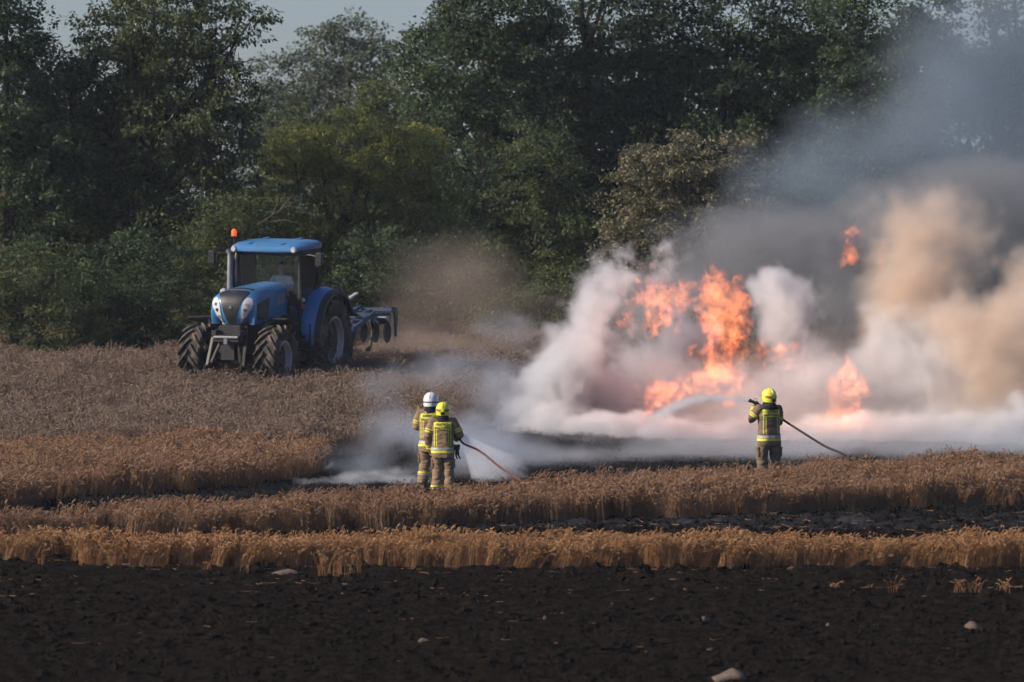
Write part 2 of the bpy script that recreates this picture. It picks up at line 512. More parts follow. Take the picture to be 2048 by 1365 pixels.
# stalks the plough left standing in the bare soil
for i, (px, row, w, n, h) in enumerate([(655, 1155, 0.17, 22, 0.44), (700, 1158, 0.20, 30, 0.50), (488, 1150, 0.07, 7, 0.34), (418, 1148, 0.09, 6, 0.26), (282, 1140, 0.04, 3, 0.45),
                          (80, 1137, 0.05, 5, 0.40), (165, 1133, 0.06, 5, 0.3), (1930, 1188, 0.24, 18, 0.27), (1668, 1182, 0.10, 9, 0.17), (1790, 1186, 0.1, 6, 0.26), (2005, 1186, 0.12, 8, 0.24), (1735, 1184, 0.05, 4, 0.1)]):
    r = random.Random(900 + i); mb = MB()
    for k in range(n):
        stalk_into(mb, r, r.uniform(-w, w), r.uniform(-0.08, 0.08), h * r.uniform(0.6, 1.1), r.uniform(0.0, 0.5), r.choice([0.2, 2.9]) + r.gauss(0, 0.6), r.uniform(0.3, 1.6), 0.005)
    g = G(px, row)
    o = mb.build('wheat_tuft', wheat_gold, None, loc=(g.x, g.y, g.z - 0.02))
    tag(o, TUFT_LABELS[i], 'wheat tuft', 'leftover wheat tufts in the soil')

# charred stubble on the burnt ground and straw litter on the soil
char_mat = simple('charred_straw', (0.018, 0.017, 0.017), 0.9, var=0.6, scale=30, spec=0.1)
def make_stubble(seed, n, size, h, mat, flat=False):
    r = random.Random(seed); mb = MB()
    for i in range(n):
        x, y = r.uniform(-size, size), r.uniform(-size, size); a = r.uniform(0, 6.28); L = h * r.uniform(0.4, 1.3)
        e = Vector((math.cos(a), math.sin(a), r.uniform(0.0, 0.25))) * L if flat else Vector((r.gauss(0, 0.25) * L, r.gauss(0, 0.25) * L, L))
        mb.tube([(x, y, 0.004), Vector((x, y, 0.004)) + e], [0.005, 0.004], 3, caps=False)
    me = bpy.data.meshes.new('stubble'); me.from_pydata(mb.v, [], mb.f); me.materials.append(mat)
    return bpy.data.objects.new('stubble', me)
r = np.random.default_rng(43); N = 16000
x = r.uniform(-9.8, 11, N); y = r.uniform(104, 124, N); px, row = to_px(x, y)
k = (zone(x, y) == 0) & (px > -80) & (px < 2130) & (row < 1064); x, y = x[k], y[k]; s = r.uniform(0.6, 1.4, len(x))
scatter('burnt_stubble', [make_stubble(q, 14, 0.14, 0.045, char_mat) for q in range(4)], np.stack([x, y, ground_z(x, y)], -1), np.stack([0 * x, 0 * x, r.uniform(0, 6.2, len(x))], -1), np.stack([s, s, s], -1), r.integers(0, 4, len(x)), 'black charred stubble covering the burnt ground', 'stubble')
N = 1700
x = r.uniform(-9.6, 9.6, N); y = r.uniform(84, 106, N); px, row = to_px(x, y)
k = (zone(x, y) == 0) & (row > 1030) & (r.random(N) < np.where(row > 1200, 0.10, np.where(row > 1150, 0.4, 1.0))); x, y = x[k], y[k]
z = ground_z(x, y) + (fbm(x * 5.0, y * 5.0, 4) - 0.47) * 0.15 + 0.035 * np.sin((y * 0.98 + x * 0.05) * 2 * math.pi / 0.62) + 0.03; s = r.uniform(0.5, 1.2, len(x))
scatter('straw_litter', [make_stubble(20 + q, 3, 0.1, 0.13, wheat_brown, True) for q in range(4)], np.stack([x, y, z], -1), np.stack([0 * x, 0 * x, r.uniform(0, 6.2, len(x))], -1), np.stack([s, s, s], -1), r.integers(0, 4, len(x)), 'broken straw scattered over the ploughed soil', 'straw')

# lumps of turned earth
clod_mat = simple('clod_earth', (0.012, 0.0092, 0.0076), 0.95, var=0.6, scale=9, bump=0.6, spec=0.0)
def make_clod(seed):
    r = random.Random(seed)
    bm = bmesh.new(); bmesh.ops.create_icosphere(bm, subdivisions=2, radius=1.0)
    for v in bm.verts:
        n = v.co.normalized()
        k = 0.75 + 0.35 * math.sin(3.1 * n.x + seed) * math.cos(2.7 * n.y + 2 * seed) + 0.18 * math.sin(6 * n.z + 5 * n.x + seed) + r.uniform(-0.1, 0.1)
        v.co = Vector((n.x * k, n.y * k * 0.9, n.z * k * 0.62))
    me = bpy.data.meshes.new('soil_clod'); bm.to_mesh(me); bm.free(); me.materials.append(clod_mat)
    return bpy.data.objects.new('soil_clod', me)
r = np.random.default_rng(41)
N = 44000
x = r.uniform(-9.6, 9.6, N); y = r.uniform(78, 106, N)
px, row = to_px(x, y)
k = (zone(x, y) == 0) & (px > -100) & (px < 2150) & (row > 1020) & (row < 1430)
x, y = x[k], y[k]
z = ground_z(x, y) + (fbm(x * 5.0, y * 5.0, 4) - 0.47) * 0.15 + 0.035 * np.sin((y * 0.98 + x * 0.05) * 2 * math.pi / 0.62)
s = np.clip(r.lognormal(-3.55, 0.6, len(x)), 0.010, 0.12)
scatter('soil_clods', [make_clod(q * 1.37) for q in range(6)], np.stack([x, y, z + s * 0.25], -1), r.uniform(-3.1, 3.1, (len(x), 3)) * np.array([0.15, 0.15, 1]),
        np.stack([s * r.uniform(0.8, 1.6, len(x)), s, s * r.uniform(0.7, 1.2, len(x))], -1), r.integers(0, 6, len(x)), 'loose dark earth clods turned up by the plough', 'soil')

# pale stones in the soil
stone_mat = simple('stone_pale', (0.115, 0.085, 0.066), 0.9, var=0.35, scale=12, dirt=(0.05, 0.04, 0.03), dirt_amt=0.4, bump=0.3)
for i, (px, row, wpx, hpx, lab) in enumerate([(1463, 1360, 78, 24, 'large flat pale stone with a peaked top half sunk in the ploughed soil'),
                                              (1945, 1259, 48, 17, 'pale wedge shaped stone on the dark ploughed soil'),
                                              (1406, 1243, 24, 10, 'small reddish grey slab of stone in the ploughed soil'),
                                              (1090, 1242, 14, 10, 'small rounded reddish stone in the ploughed soil'),
                                              (570, 1150, 62, 12, 'long low grey stone beside the leftover wheat tufts'),
                                              (850, 1285, 26, 9, 'thin flat brownish stone lying on the ploughed soil'),
                                              (1222, 1215, 18, 8, 'tiny flat grey stone in the ploughed soil'),
                                              (1657, 1254, 10, 9, 'tiny round pale pebble in the ploughed soil'),
                                              (690, 1204, 14, 7, 'tiny oblong pale pebble below the leftover wheat tufts'),
                                              (285, 1172, 10, 8, 'tiny pale pebble under the single wheat stalks')]):
    g = G(px, row); s = sc(g.y); r_ = random.Random(50 + i)
    bm = bmesh.new(); bmesh.ops.create_icosphere(bm, subdivisions=3, radius=1.0)
    pk = r_.uniform(-0.4, 0.3)
    for v in bm.verts:
        n = v.co.copy()
        zz = n.z * (1.0 - 0.75 * abs(n.x - pk)) if n.z > 0 else n.z
        q = 1 + 0.10 * math.sin(5 * n.x + i) + 0.07 * math.sin(7 * n.y + 3 * n.z + i) + r_.uniform(-0.02, 0.02)
        v.co = Vector((n.x * wpx / s / 2 * q, n.y * wpx / s / 2.6 * q, zz * hpx / s * 0.95 * q))
    for f in bm.faces: f.smooth = True
    me = bpy.data.meshes.new('field_stone'); bm.to_mesh(me); bm.free(); me.materials.append(stone_mat)
    o = link('field_stone', me, None, (g.x, g.y, g.z + 0.02)); o.rotation_euler = (0, 0, r_.uniform(-0.2, 0.2))
    tag(o, lab, 'stone', 'stones in the soil')
# ================================================================== trees and shrubs
leaf_dark = leaf_mat('leaf_dark', [(0, (0.032, 0.055, 0.034)), (0.5, (0.063, 0.099, 0.050)), (1, (0.108, 0.145, 0.059))], 0.4, 0.6, 'tint', spec=0.2)
leaf_mid = leaf_mat('leaf_mid', [(0, (0.040, 0.061, 0.034)), (0.5, (0.081, 0.111, 0.047)), (1, (0.152, 0.162, 0.064))], 0.42, 0.6, 'tint', spec=0.2)
leaf_lime_lit = leaf_mat('leaf_lime_lit', [(0, (0.064, 0.085, 0.031)), (0.5, (0.166, 0.189, 0.054)), (1, (0.320, 0.317, 0.084))], 0.45, 0.6, 'tint', spec=0.2)  # willow leaves brightened in colour to stand for sun on the top
leaf_olive = leaf_mat('leaf_olive', [(0, (0.063, 0.072, 0.043)), (0.5, (0.152, 0.145, 0.084)), (1, (0.305, 0.256, 0.160))], 0.3, 0.5, 'tint', spec=0.3)
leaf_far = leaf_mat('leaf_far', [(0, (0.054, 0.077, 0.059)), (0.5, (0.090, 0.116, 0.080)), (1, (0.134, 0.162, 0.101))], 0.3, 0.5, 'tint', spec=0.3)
bark = simple('bark', (0.07, 0.055, 0.045), 0.9, var=0.4, scale=6, bump=0.5, spec=0.2)
dead_wood = simple('dead_wood', (0.13, 0.10, 0.08), 0.85, var=0.3, scale=9, spec=0.2)

def leaves(blobs, n_clumps, per, cr, L, W, droop, seed, shell=0.55, ragged=0.28):
    """leaf quads gathered in clumps over the outer part of a few ellipsoids"""
    r = np.random.default_rng(seed)
    vol = np.array([(b[1][0] * b[1][2]) * b[2] for b in blobs]); vol = vol / vol.sum()
    bi = r.choice(len(blobs), n_clumps, p=vol)
    C = np.array([list(b[0]) for b in blobs])[bi]; RR = np.array([list(b[1]) for b in blobs])[bi]
    d = r.normal(size=(n_clumps, 3)); d /= np.linalg.norm(d, axis=1)[:, None]
    rad = shell + (1 - shell) * r.random(n_clumps) ** 0.6
    rad = rad * (1 + ragged * (r.random(n_clumps) - 0.55) * 2)
    cc = C + d * RR * rad[:, None]
    csz = cr * r.uniform(0.55, 1.45, n_clumps)
    ctint = r.normal(0, 0.16, n_clumps)
    cidx = np.repeat(np.arange(n_clumps), per); N = len(cidx)
    o = r.normal(size=(N, 3)); o /= np.linalg.norm(o, axis=1)[:, None]
    rr = r.random(N) ** 0.45
    off = o * rr[:, None] * csz[cidx][:, None] * np.array([1.15, 1.15, 0.62])
    off[:, 2] -= droop * 0.5 * (off[:, 0] ** 2 + off[:, 1] ** 2) / np.maximum(csz[cidx], 0.1)
    base = cc[cidx] + off
    ax = o * np.array([1, 1, 0.5]) + r.normal(0, 0.55, (N, 3)) + np.array([0.12, 0, -droop])
    ax /= np.linalg.norm(ax, axis=1)[:, None]
    nn = r.normal(0, 0.65, (N, 3)) + np.array([0, 0, 0.9]) + o * 0.35
    sd_ = np.cross(ax, nn); sd_ /= np.maximum(np.linalg.norm(sd_, axis=1), 1e-6)[:, None]
    nn = np.cross(sd_, ax)
    l = (L * r.uniform(0.6, 1.35, N))[:, None]; w = (W * r.uniform(0.6, 1.3, N))[:, None]
    v0 = base; v2 = base + ax * l - nn * l * 0.12
    v1 = base + ax * l * 0.45 + sd_ * w * 0.5; v3 = base + ax * l * 0.45 - sd_ * w * 0.5
    V = np.stack([v0, v1, v2, v3], 1).reshape(-1, 3)
    F = np.arange(N * 4).reshape(-1, 4)
    tint = np.clip(0.5 + ctint[cidx] + r.normal(0, 0.14, N), 0, 1)
    return V, F, tint, cc

def wiggle(a, b, n, amt, rr):
    pts = []
    for i in range(n + 1):
        t = i / n; p = a.lerp(b, t); k = amt * math.sin(math.pi * t)
        pts.append(p + Vector((rr.gauss(0, k), rr.gauss(0, k), rr.gauss(0, k * 0.6))))
    return pts

def tree(name, label, px, d, blobs_px, mat, clumps, per, cr, L, W, droop=0.3, seed=0, trunk_r=0.16, group=None, cat='tree', shell=0.55, lean=0.0,
         limbs=14, dead=(), stems=1, ragged=0.28):
    """blobs_px: (px, row, rx, rz, depth offset, depth radius m, weight) of the crown"""
    x0 = (px - 1024) / FPX * d
    root = Vector((x0, d, gz(x0, d) - 0.05))
    s = sc(d)
    bl = []
    for (bx, br, rx, rz, do, ry, w) in blobs_px:
        c = P(bx, br, d + do) - root
        bl.append((c, (rx / s, ry, rz / s), w))
    t = empty(name, root)
    tag(t, label, cat, group)
    V, F, ti, cc = leaves(bl, clumps, int(per * 1.3), cr, L * 0.82, W * 0.88, droop, seed, shell, ragged)
    k = V[:, 2].reshape(-1, 4).min(1) > 0.02
    F2 = np.arange(k.sum() * 4).reshape(-1, 4); V = V.reshape(-1, 4, 3)[k].reshape(-1, 3)
    link('crown', np_mesh('crown', V, F2, mat, False, {'tint': ('FLOAT', 'FACE', ti[k])}), t)
    rr = random.Random(seed)
    mb = MB()
    top = max((b[0] for b in bl), key=lambda c: c.z)
    hi = Vector((top.x * 0.8, top.y * 0.8, top.z * 0.95))
    for q in range(stems):
        b0 = Vector((rr.uniform(-0.3, 0.3) * (stems > 1), rr.uniform(-0.3, 0.3) * (stems > 1), -0.1))
        e = hi if q == 0 else Vector((hi.x + rr.uniform(-1, 1) * hi.z * 0.3, hi.y + rr.uniform(-0.5, 0.5), hi.z * rr.uniform(0.6, 0.9)))
        tp = wiggle(b0, e, 7, 0.12, rr)
        mb.tube(tp, [trunk_r * (1 - 0.8 * i / 7) for i in range(8)], 8)
        if q == 0: trunk_pts = tp
    mb.build('trunk', bark, t)
    for q in range(limbs):
        c = Vector(cc[rr.randrange(len(cc))])
        j = trunk_pts[max(1, min(6, int(7 * (c.z / max(hi.z, 0.1)) * rr.uniform(0.35, 0.8))))]
        lb = MB(); lp = wiggle(j, c, 5, 0.10 * (c - j).length * 0.5, rr)
        r0 = trunk_r * rr.uniform(0.22, 0.4)
        lb.tube(lp, [r0 * (1 - 0.15 * i) for i in range(6)], 5)
        for w in range(3):
            e = lp[4] + Vector((rr.gauss(0, 0.5), rr.gauss(0, 0.5), rr.gauss(0.1, 0.4)))
            lb.tube(wiggle(lp[3], e, 3, 0.05, rr), [r0 * 0.4, r0 * 0.3, r0 * 0.22, r0 * 0.12], 4)
        lb.build('limb', bark, t)
    for pts in dead:
        db = MB(); wp = [P(a, b_, d + c_) - root for a, b_, c_ in pts]
        db.tube(wp, [0.012 * (1 - 0.7 * i / (len(wp) - 1)) for i in range(len(wp))], 6)
        db.build('dead_branch', dead_wood, t)
    return t

GT = 'trees of the wood behind the field'
GS = 'shrubs along the field edge'
# tall wood at the back
tree('tall_tree', 'tall dark oak rising from the wood just right of the sky gap', 960, 158,
     [(960, 120, 150, 190, 0, 2.2, 1), (900, 130, 110, 130, -.5, 1.8, .8), (1000, 20, 130, 120, 0, 2, .8), (980, 330, 170, 170, -.5, 2.3, 1), (960, 520, 190, 170, 0, 2.3, .9)],
     leaf_dark, 560, 75, 0.42, 0.15, 0.09, 0.2, 101, 0.25, GT)
tree('tall_tree', 'tall dark leafy tree with full crown behind the olive shrub', 1180, 160,
     [(1180, 40, 170, 190, 0, 2.4, 1), (1120, 200, 150, 170, -.6, 2, .8), (1230, 240, 170, 180, 0, 2.2, 1), (1180, 460, 200, 190, 0, 2.4, 1), (1165, 10, 120, 110, -2.0, 1.2, .6), (1160, -110, 150, 120, 0, 2, .5)],
     leaf_dark, 600, 75, 0.42, 0.15, 0.09, 0.2, 102, 0.28, GT)
tree('tall_tree', 'tall thin crowned tree with sky showing between its branches', 1410, 160,
     [(1350, 70, 110, 120, 0, 1.8, .8), (1470, 20, 120, 130, 0, 1.9, .8), (1400, 230, 160, 110, -.5, 2.2, 1), (1400, 400, 210, 160, 0, 2.4, 1), (1330, 180, 110, 110, 0, 1.8, .7)],
     leaf_dark, 470, 72, 0.40, 0.15, 0.09, 0.2, 103, 0.22, GT, shell=0.5)
tree('tall_tree', 'tall tree with a yellow green top rising above the smoke', 1600, 161,
     [(1600, 60, 80, 90, 0, 1.8, .9), (1560, 170, 140, 130, 0, 2, 1), (1650, 200, 140, 150, 0, 2, 1), (1600, 380, 200, 180, 0, 2.4, 1), (1590, 560, 200, 160, 0, 2.4, .8)],
     leaf_mid, 480, 72, 0.42, 0.15, 0.09, 0.2, 104, 0.24, GT)
tree('tall_tree', 'tall dark tree half veiled by the blue grey smoke', 1770, 159,
     [(1760, 40, 130, 130, 0, 2, 1), (1800, 200, 170, 170, 0, 2.2, 1), (1780, 400, 190, 200, 0, 2.4, 1), (1780, 600, 190, 150, 0, 2.4, .8), (1700, 20, 90, 110, 0, 1.8, .6)],
     leaf_dark, 500, 72, 0.42, 0.15, 0.09, 0.2, 105, 0.25, GT)
tree('tall_tree', 'tall tree deep inside the thick upper smoke', 1990, 161,
     [(1990, 60, 170, 190, 0, 2.2, 1), (2020, 280, 200, 190, 0, 2.4, 1), (1980, 500, 210, 190, 0, 2.4, 1), (2120, 120, 150, 200, 0, 2.2, .8)],
     leaf_dark, 480, 70, 0.42, 0.15, 0.09, 0.2, 106, 0.25, GT)
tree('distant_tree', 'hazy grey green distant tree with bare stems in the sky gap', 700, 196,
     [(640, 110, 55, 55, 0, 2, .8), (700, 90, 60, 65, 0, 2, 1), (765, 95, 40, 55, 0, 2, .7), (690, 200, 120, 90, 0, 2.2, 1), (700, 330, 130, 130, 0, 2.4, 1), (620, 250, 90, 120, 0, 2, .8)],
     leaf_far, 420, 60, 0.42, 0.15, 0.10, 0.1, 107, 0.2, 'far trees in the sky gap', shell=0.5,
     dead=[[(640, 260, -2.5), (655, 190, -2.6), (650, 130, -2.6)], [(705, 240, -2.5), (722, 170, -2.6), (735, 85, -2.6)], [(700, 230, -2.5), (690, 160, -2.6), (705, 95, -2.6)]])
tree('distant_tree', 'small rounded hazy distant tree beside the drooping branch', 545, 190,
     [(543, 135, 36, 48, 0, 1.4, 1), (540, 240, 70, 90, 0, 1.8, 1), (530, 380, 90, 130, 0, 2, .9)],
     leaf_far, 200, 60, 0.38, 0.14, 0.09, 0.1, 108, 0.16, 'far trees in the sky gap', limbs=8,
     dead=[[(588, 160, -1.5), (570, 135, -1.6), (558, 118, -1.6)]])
tree('tall_tree', 'leafy tree filling the gap behind the lime green willow', 660, 165,
     [(660, 260, 140, 90, 0, 2, 1), (760, 220, 100, 100, 0, 2, .9), (700, 400, 230, 140, 0, 2.2, 1), (800, 330, 120, 140, 0, 2, .8), (690, 560, 230, 120, 0, 2.2, .8)],
     leaf_mid, 420, 70, 0.4, 0.14, 0.085, 0.2, 109, 0.2, GT)
# left group
tree('big_tree', 'big loose tree with drooping leafy branches reaching into the sky', 330, 146,
     [(300, 60, 130, 120, 0, 1.8, .9), (400, 60, 110, 75, -.4, 1.5, .8), (480, 25, 75, 28, -.6, .7, .45), (330, 220, 190, 140, 0, 2, 1), (430, 260, 110, 140, -.3, 1.6, .8), (300, 430, 220, 150, 0, 2.2, 1), (420, 450, 110, 130, -.4, 1.6, .6), (300, -60, 160, 80, 0, 1.8, .4), (190, 60, 60, 60, 0, 1.2, .3)],
     leaf_mid, 640, 62, 0.36, 0.17, 0.075, 0.55, 110, 0.24, None, shell=0.4, limbs=22)
tree('big_tree', 'dark tree at the end of the wood left of the sky gap', 20, 145,
     [(10, 30, 75, 110, 0, 1.6, 1), (0, 190, 130, 150, 0, 1.9, 1), (60, 350, 160, 160, 0, 2, 1), (-80, 80, 120, 200, 0, 2, .8), (40, 520, 170, 120, 0, 2, .8)],
     leaf_dark, 430, 68, 0.36, 0.15, 0.09, 0.35, 111, 0.24, None)
tree('big_tree', 'dark leafy tree standing between the two tall left trees', 180, 147.5,
     [(190, 190, 120, 110, 0, 1.8, 1), (150, 330, 150, 150, 0, 2, 1), (190, 500, 190, 140, 0, 2, 1), (130, 120, 60, 60, 0, 1.2, .4), (90, 150, 70, 60, 0, 1.2, .4)],
     leaf_dark, 400, 68, 0.36, 0.15, 0.085, 0.4, 112, 0.2, None)
# middle
tree('willow', 'lime green topped willow with arching pale dead twigs', 700, 150,
     [(720, 300, 150, 75, -.2, 1.8, 1), (590, 300, 75, 60, -.3, 1.3, .6), (830, 320, 75, 85, -.2, 1.5, .8), (700, 420, 220, 130, 0, 2, 1), (690, 560, 230, 130, 0, 2, 1), (860, 450, 70, 120, 0, 1.5, .5)],
     leaf_lime_lit, 620, 64, 0.30, 0.15, 0.05, 0.7, 113, 0.18, None, stems=3,
     dead=[[(718, 290, -2), (735, 262, -2.1), (762, 246, -2.1), (785, 240, -2.1), (800, 262, -2)], [(810, 245, -2), (822, 228, -2.1), (850, 222, -2.1), (872, 238, -2.0), (880, 255, -1.9)], [(822, 262, -2), (822, 228, -2.1)],
           [(720, 292, -2), (740, 255, -2.15), (748, 244, -2.1), (752, 262, -2.1)]])
tree('tall_shrub', 'upright leafy shrub between the dust cloud and the olive shrub', 1090, 147,
     [(1090, 310, 90, 70, 0, 1.3, 1), (1050, 400, 100, 90, 0, 1.5, 1), (1120, 470, 120, 130, 0, 1.6, 1), (1060, 570, 150, 110, 0, 1.6, .9)],
     leaf_mid, 360, 60, 0.30, 0.13, 0.07, 0.3, 114, 0.14, GS, 'shrub', stems=3)
tree('tall_shrub', 'rounded olive grey shrub catching light left of the smoke', 1370, 144,
     [(1370, 310, 110, 55, 0, 1.3, .9), (1470, 300, 70, 50, 0, 1.2, .6), (1300, 350, 80, 70, 0, 1.3, .8), (1380, 430, 180, 110, 0, 1.7, 1), (1280, 470, 90, 110, 0, 1.5, .7), (1370, 580, 200, 110, 0, 1.7, .9)],
     leaf_olive, 430, 66, 0.27, 0.12, 0.07, 0.25, 115, 0.14, GS, 'shrub', stems=3)
tree('tall_shrub', 'shrub wreathed in grey smoke behind the high flames', 1680, 146,
     [(1640, 420, 150, 120, 0, 1.6, 1), (1740, 500, 160, 140, 0, 1.6, 1), (1640, 580, 180, 120, 0, 1.7, .9)], leaf_mid, 260, 58, 0.34, 0.13, 0.08, 0.3, 116, 0.14, GS, 'shrub', stems=2)
# low bushes along the edge of the field
tree('bush', 'low dense bush in front of the dark end tree', 70, 137, [(60, 560, 140, 80, 0, 1.3, 1), (100, 640, 150, 90, 0, 1.4, 1), (-60, 620, 120, 110, 0, 1.3, .7)],
     leaf_mid, 240, 60, 0.28, 0.11, 0.06, 0.4, 120, 0.08, GS, 'bush', stems=3, limbs=8)
tree('bush', 'low hedge bush with drooping leaves left of the tractor mirror', 280, 139, [(260, 560, 130, 110, 0, 1.3, 1), (320, 640, 140, 90, 0, 1.3, 1), (210, 640, 100, 90, 0, 1.2, .7)],
     leaf_dark, 280, 60, 0.28, 0.11, 0.06, 0.4, 121, 0.08, GS, 'bush', stems=3, limbs=8)
tree('bush', 'bush with pale twiggy top and dead brown branches behind the tractor', 480, 141.5, [(450, 430, 80, 60, 0, 1.2, .8), (480, 520, 130, 110, 0, 1.4, 1), (540, 620, 150, 100, 0, 1.4, 1), (410, 600, 110, 110, 0, 1.3, .8)],
     leaf_mid, 330, 60, 0.27, 0.11, 0.06, 0.4, 122, 0.1, GS, 'bush', stems=3,
     dead=[[(515, 450, -1.6), (545, 430, -1.7), (575, 412, -1.8), (605, 398, -1.8)], [(545, 430, -1.7), (555, 405, -1.7), (553, 378, -1.7)], [(575, 412, -1.8), (600, 418, -1.8), (612, 408, -1.8)], [(530, 445, -1.6), (570, 440, -1.7), (606, 450, -1.8)], [(560, 420, -1.7), (582, 395, -1.7), (588, 385, -1.7)]])
tree('bush', 'dark bush half hidden by the brown dust', 800, 145, [(780, 560, 150, 110, 0, 1.4, 1), (860, 600, 140, 90, 0, 1.4, 1), (700, 620, 110, 80, 0, 1.3, .8)],
     leaf_dark, 280, 60, 0.30, 0.12, 0.07, 0.4, 123, 0.1, GS, 'bush', stems=3, limbs=8)
tree('bush', 'low bush at the far field edge left of the white smoke', 1130, 143.5, [(1130, 590, 100, 60, 0, 1.1, 1), (1180, 630, 120, 60, 0, 1.2, 1), (1010, 630, 100, 55, 0, 1.2, .8)],
     leaf_mid, 220, 58, 0.27, 0.11, 0.06, 0.4, 124, 0.08, GS, 'bush', stems=3, limbs=8)
tree('bush', 'bush swallowed by the smoke behind the flames', 1950, 147, [(1930, 520, 170, 130, 0, 1.6, 1), (2040, 580, 150, 130, 0, 1.5, .8), (1860, 620, 170, 90, 0, 1.5, .8)],
     leaf_dark, 240, 55, 0.36, 0.14, 0.08, 0.3, 125, 0.1, GS, 'bush', stems=2, limbs=6)
# the depth of the wood: nobody could count these crowns
r = np.random.default_rng(77); bl = []
for i in range(42):
    px = -150 + i * 58 + r.uniform(-20, 20)
    top = np.interp(px, [-150, 250, 470, 500, 800, 900, 2400], [150, 170, 300, 330, 330, 70, 30]) + r.uniform(-20, 60)
    for row in np.arange(top + 90, 760, 120): bl.append((P(px, row, 172 + r.uniform(-3, 4)), (1.5, 1.4, 1.5), 1.0))
V, F, ti, cc = leaves(bl, 2600, 34, 0.6, 0.26, 0.17, 0.2, 78, 0.4)
o = link('wood_interior', np_mesh('wood_interior', V, F, leaf_dark, False, {'tint': ('FLOAT', 'FACE', ti)}))
tag(o, 'dark mass of foliage in the depth of the wood', 'foliage', kind='stuff')
# ================================================================== tractor
DUST = (0.20, 0.15, 0.11)
paint_blue = simple('paint_blue', (0.045, 0.185, 0.40), 0.28, var=0.10, scale=3, dirt=DUST, dirt_amt=0.18, coat=0.3)
paint_implement = simple('paint_implement', (0.018, 0.055, 0.12), 0.5, var=0.15, scale=5, dirt=DUST, dirt_amt=0.35)
paint_worn = simple('paint_worn', (0.26, 0.28, 0.33), 0.5, var=0.2, scale=8, dirt=DUST, dirt_amt=0.3)
black_plastic = simple('black_plastic', (0.013, 0.014, 0.016), 0.5, var=0.2, scale=5, dirt=DUST, dirt_amt=0.10)
dark_metal = simple('dark_metal', (0.016, 0.016, 0.018), 0.55, var=0.3, scale=7, dirt=DUST, dirt_amt=0.10)
grey_metal = simple('grey_metal', (0.20, 0.21, 0.23), 0.45, 0.3, var=0.2, scale=9, dirt=DUST, dirt_amt=0.15)
tyre_rubber = simple('tyre_rubber', (0.022, 0.021, 0.021), 0.85, var=0.3, scale=6, dirt=(0.17, 0.135, 0.105), dirt_amt=0.75, spec=0.25)
tread_rubber = simple('tread_rubber', (0.05, 0.045, 0.042), 0.85, var=0.3, scale=6, dirt=(0.24, 0.19, 0.15), dirt_amt=0.8, spec=0.25)
rim_paint = simple('rim_paint', (0.55, 0.54, 0.52), 0.45, var=0.1, scale=5, dirt=DUST, dirt_amt=0.35)
disc_paint = simple('disc_paint', (0.05, 0.047, 0.045), 0.6, var=0.2, scale=6, dirt=DUST, dirt_amt=0.15)
lamp_glass = simple('lamp_glass', (0.55, 0.57, 0.58), 0.12, var=0.15, scale=20, coat=0.6)
chrome = simple('chrome', (0.7, 0.7, 0.72), 0.2, 0.9)
amber = simple('amber_lens', (0.85, 0.13, 0.03), 0.25, coat=0.5)
amber.node_tree.nodes['Principled BSDF'].inputs['Emission Color'].default_value = (1.0, 0.12, 0.02, 1)
amber.node_tree.nodes['Principled BSDF'].inputs['Emission Strength'].default_value = 0.35
amber_dull = simple('amber_dull', (0.45, 0.16, 0.05), 0.35, var=0.2, scale=30)
seat_cloth = simple('seat_cloth', (0.07, 0.075, 0.08), 0.9)
def glass_mat(name, tint, refl=0.03):
    m = bpy.data.materials.new(name); m.use_nodes = True
    nt = m.node_tree; nt.nodes.clear()
    out = nt.nodes.new('ShaderNodeOutputMaterial')
    tr = nt.nodes.new('ShaderNodeBsdfTransparent'); tr.inputs[0].default_value = (*tint, 1)
    gl = nt.nodes.new('ShaderNodeBsdfGlossy'); gl.inputs['Roughness'].default_value = 0.08
    fr = nt.nodes.new('ShaderNodeFresnel'); fr.inputs[0].default_value = 1.45
    ad = nt.nodes.new('ShaderNodeMath'); ad.operation = 'ADD'; ad.inputs[1].default_value = refl
    nt.links.new(fr.outputs[0], ad.inputs[0])
    mx = nt.nodes.new('ShaderNodeMixShader')
    nt.links.new(ad.outputs[0], mx.inputs[0]); nt.links.new(tr.outputs[0], mx.inputs[1]); nt.links.new(gl.outputs[0], mx.inputs[2])
    df = nt.nodes.new('ShaderNodeBsdfDiffuse'); df.inputs[0].default_value = (0.42, 0.46, 0.45, 1)
    m2 = nt.nodes.new('ShaderNodeMixShader'); m2.inputs[0].default_value = 0.025      # field dust on the pane
    nt.links.new(mx.outputs[0], m2.inputs[1]); nt.links.new(df.outputs[0], m2.inputs[2])
    nt.links.new(m2.outputs[0], out.inputs[0])
    return m
cab_glass = glass_mat('cab_glass', (0.95, 0.985, 0.98))

TX, TY = -5.18, 132.0
tractor = empty('tractor', (TX, TY, gz(TX, TY) + 0.0))
slope = math.atan(0.0516)
TROT = Matrix.Rotation(slope, 4, 'X') @ Matrix.Rotation(R(-20), 4, 'Z')
tractor.rotation_euler = TROT.to_euler()
tag(tractor, 'large dusty blue farm tractor with orange beacon driving through the wheat', 'tractor')

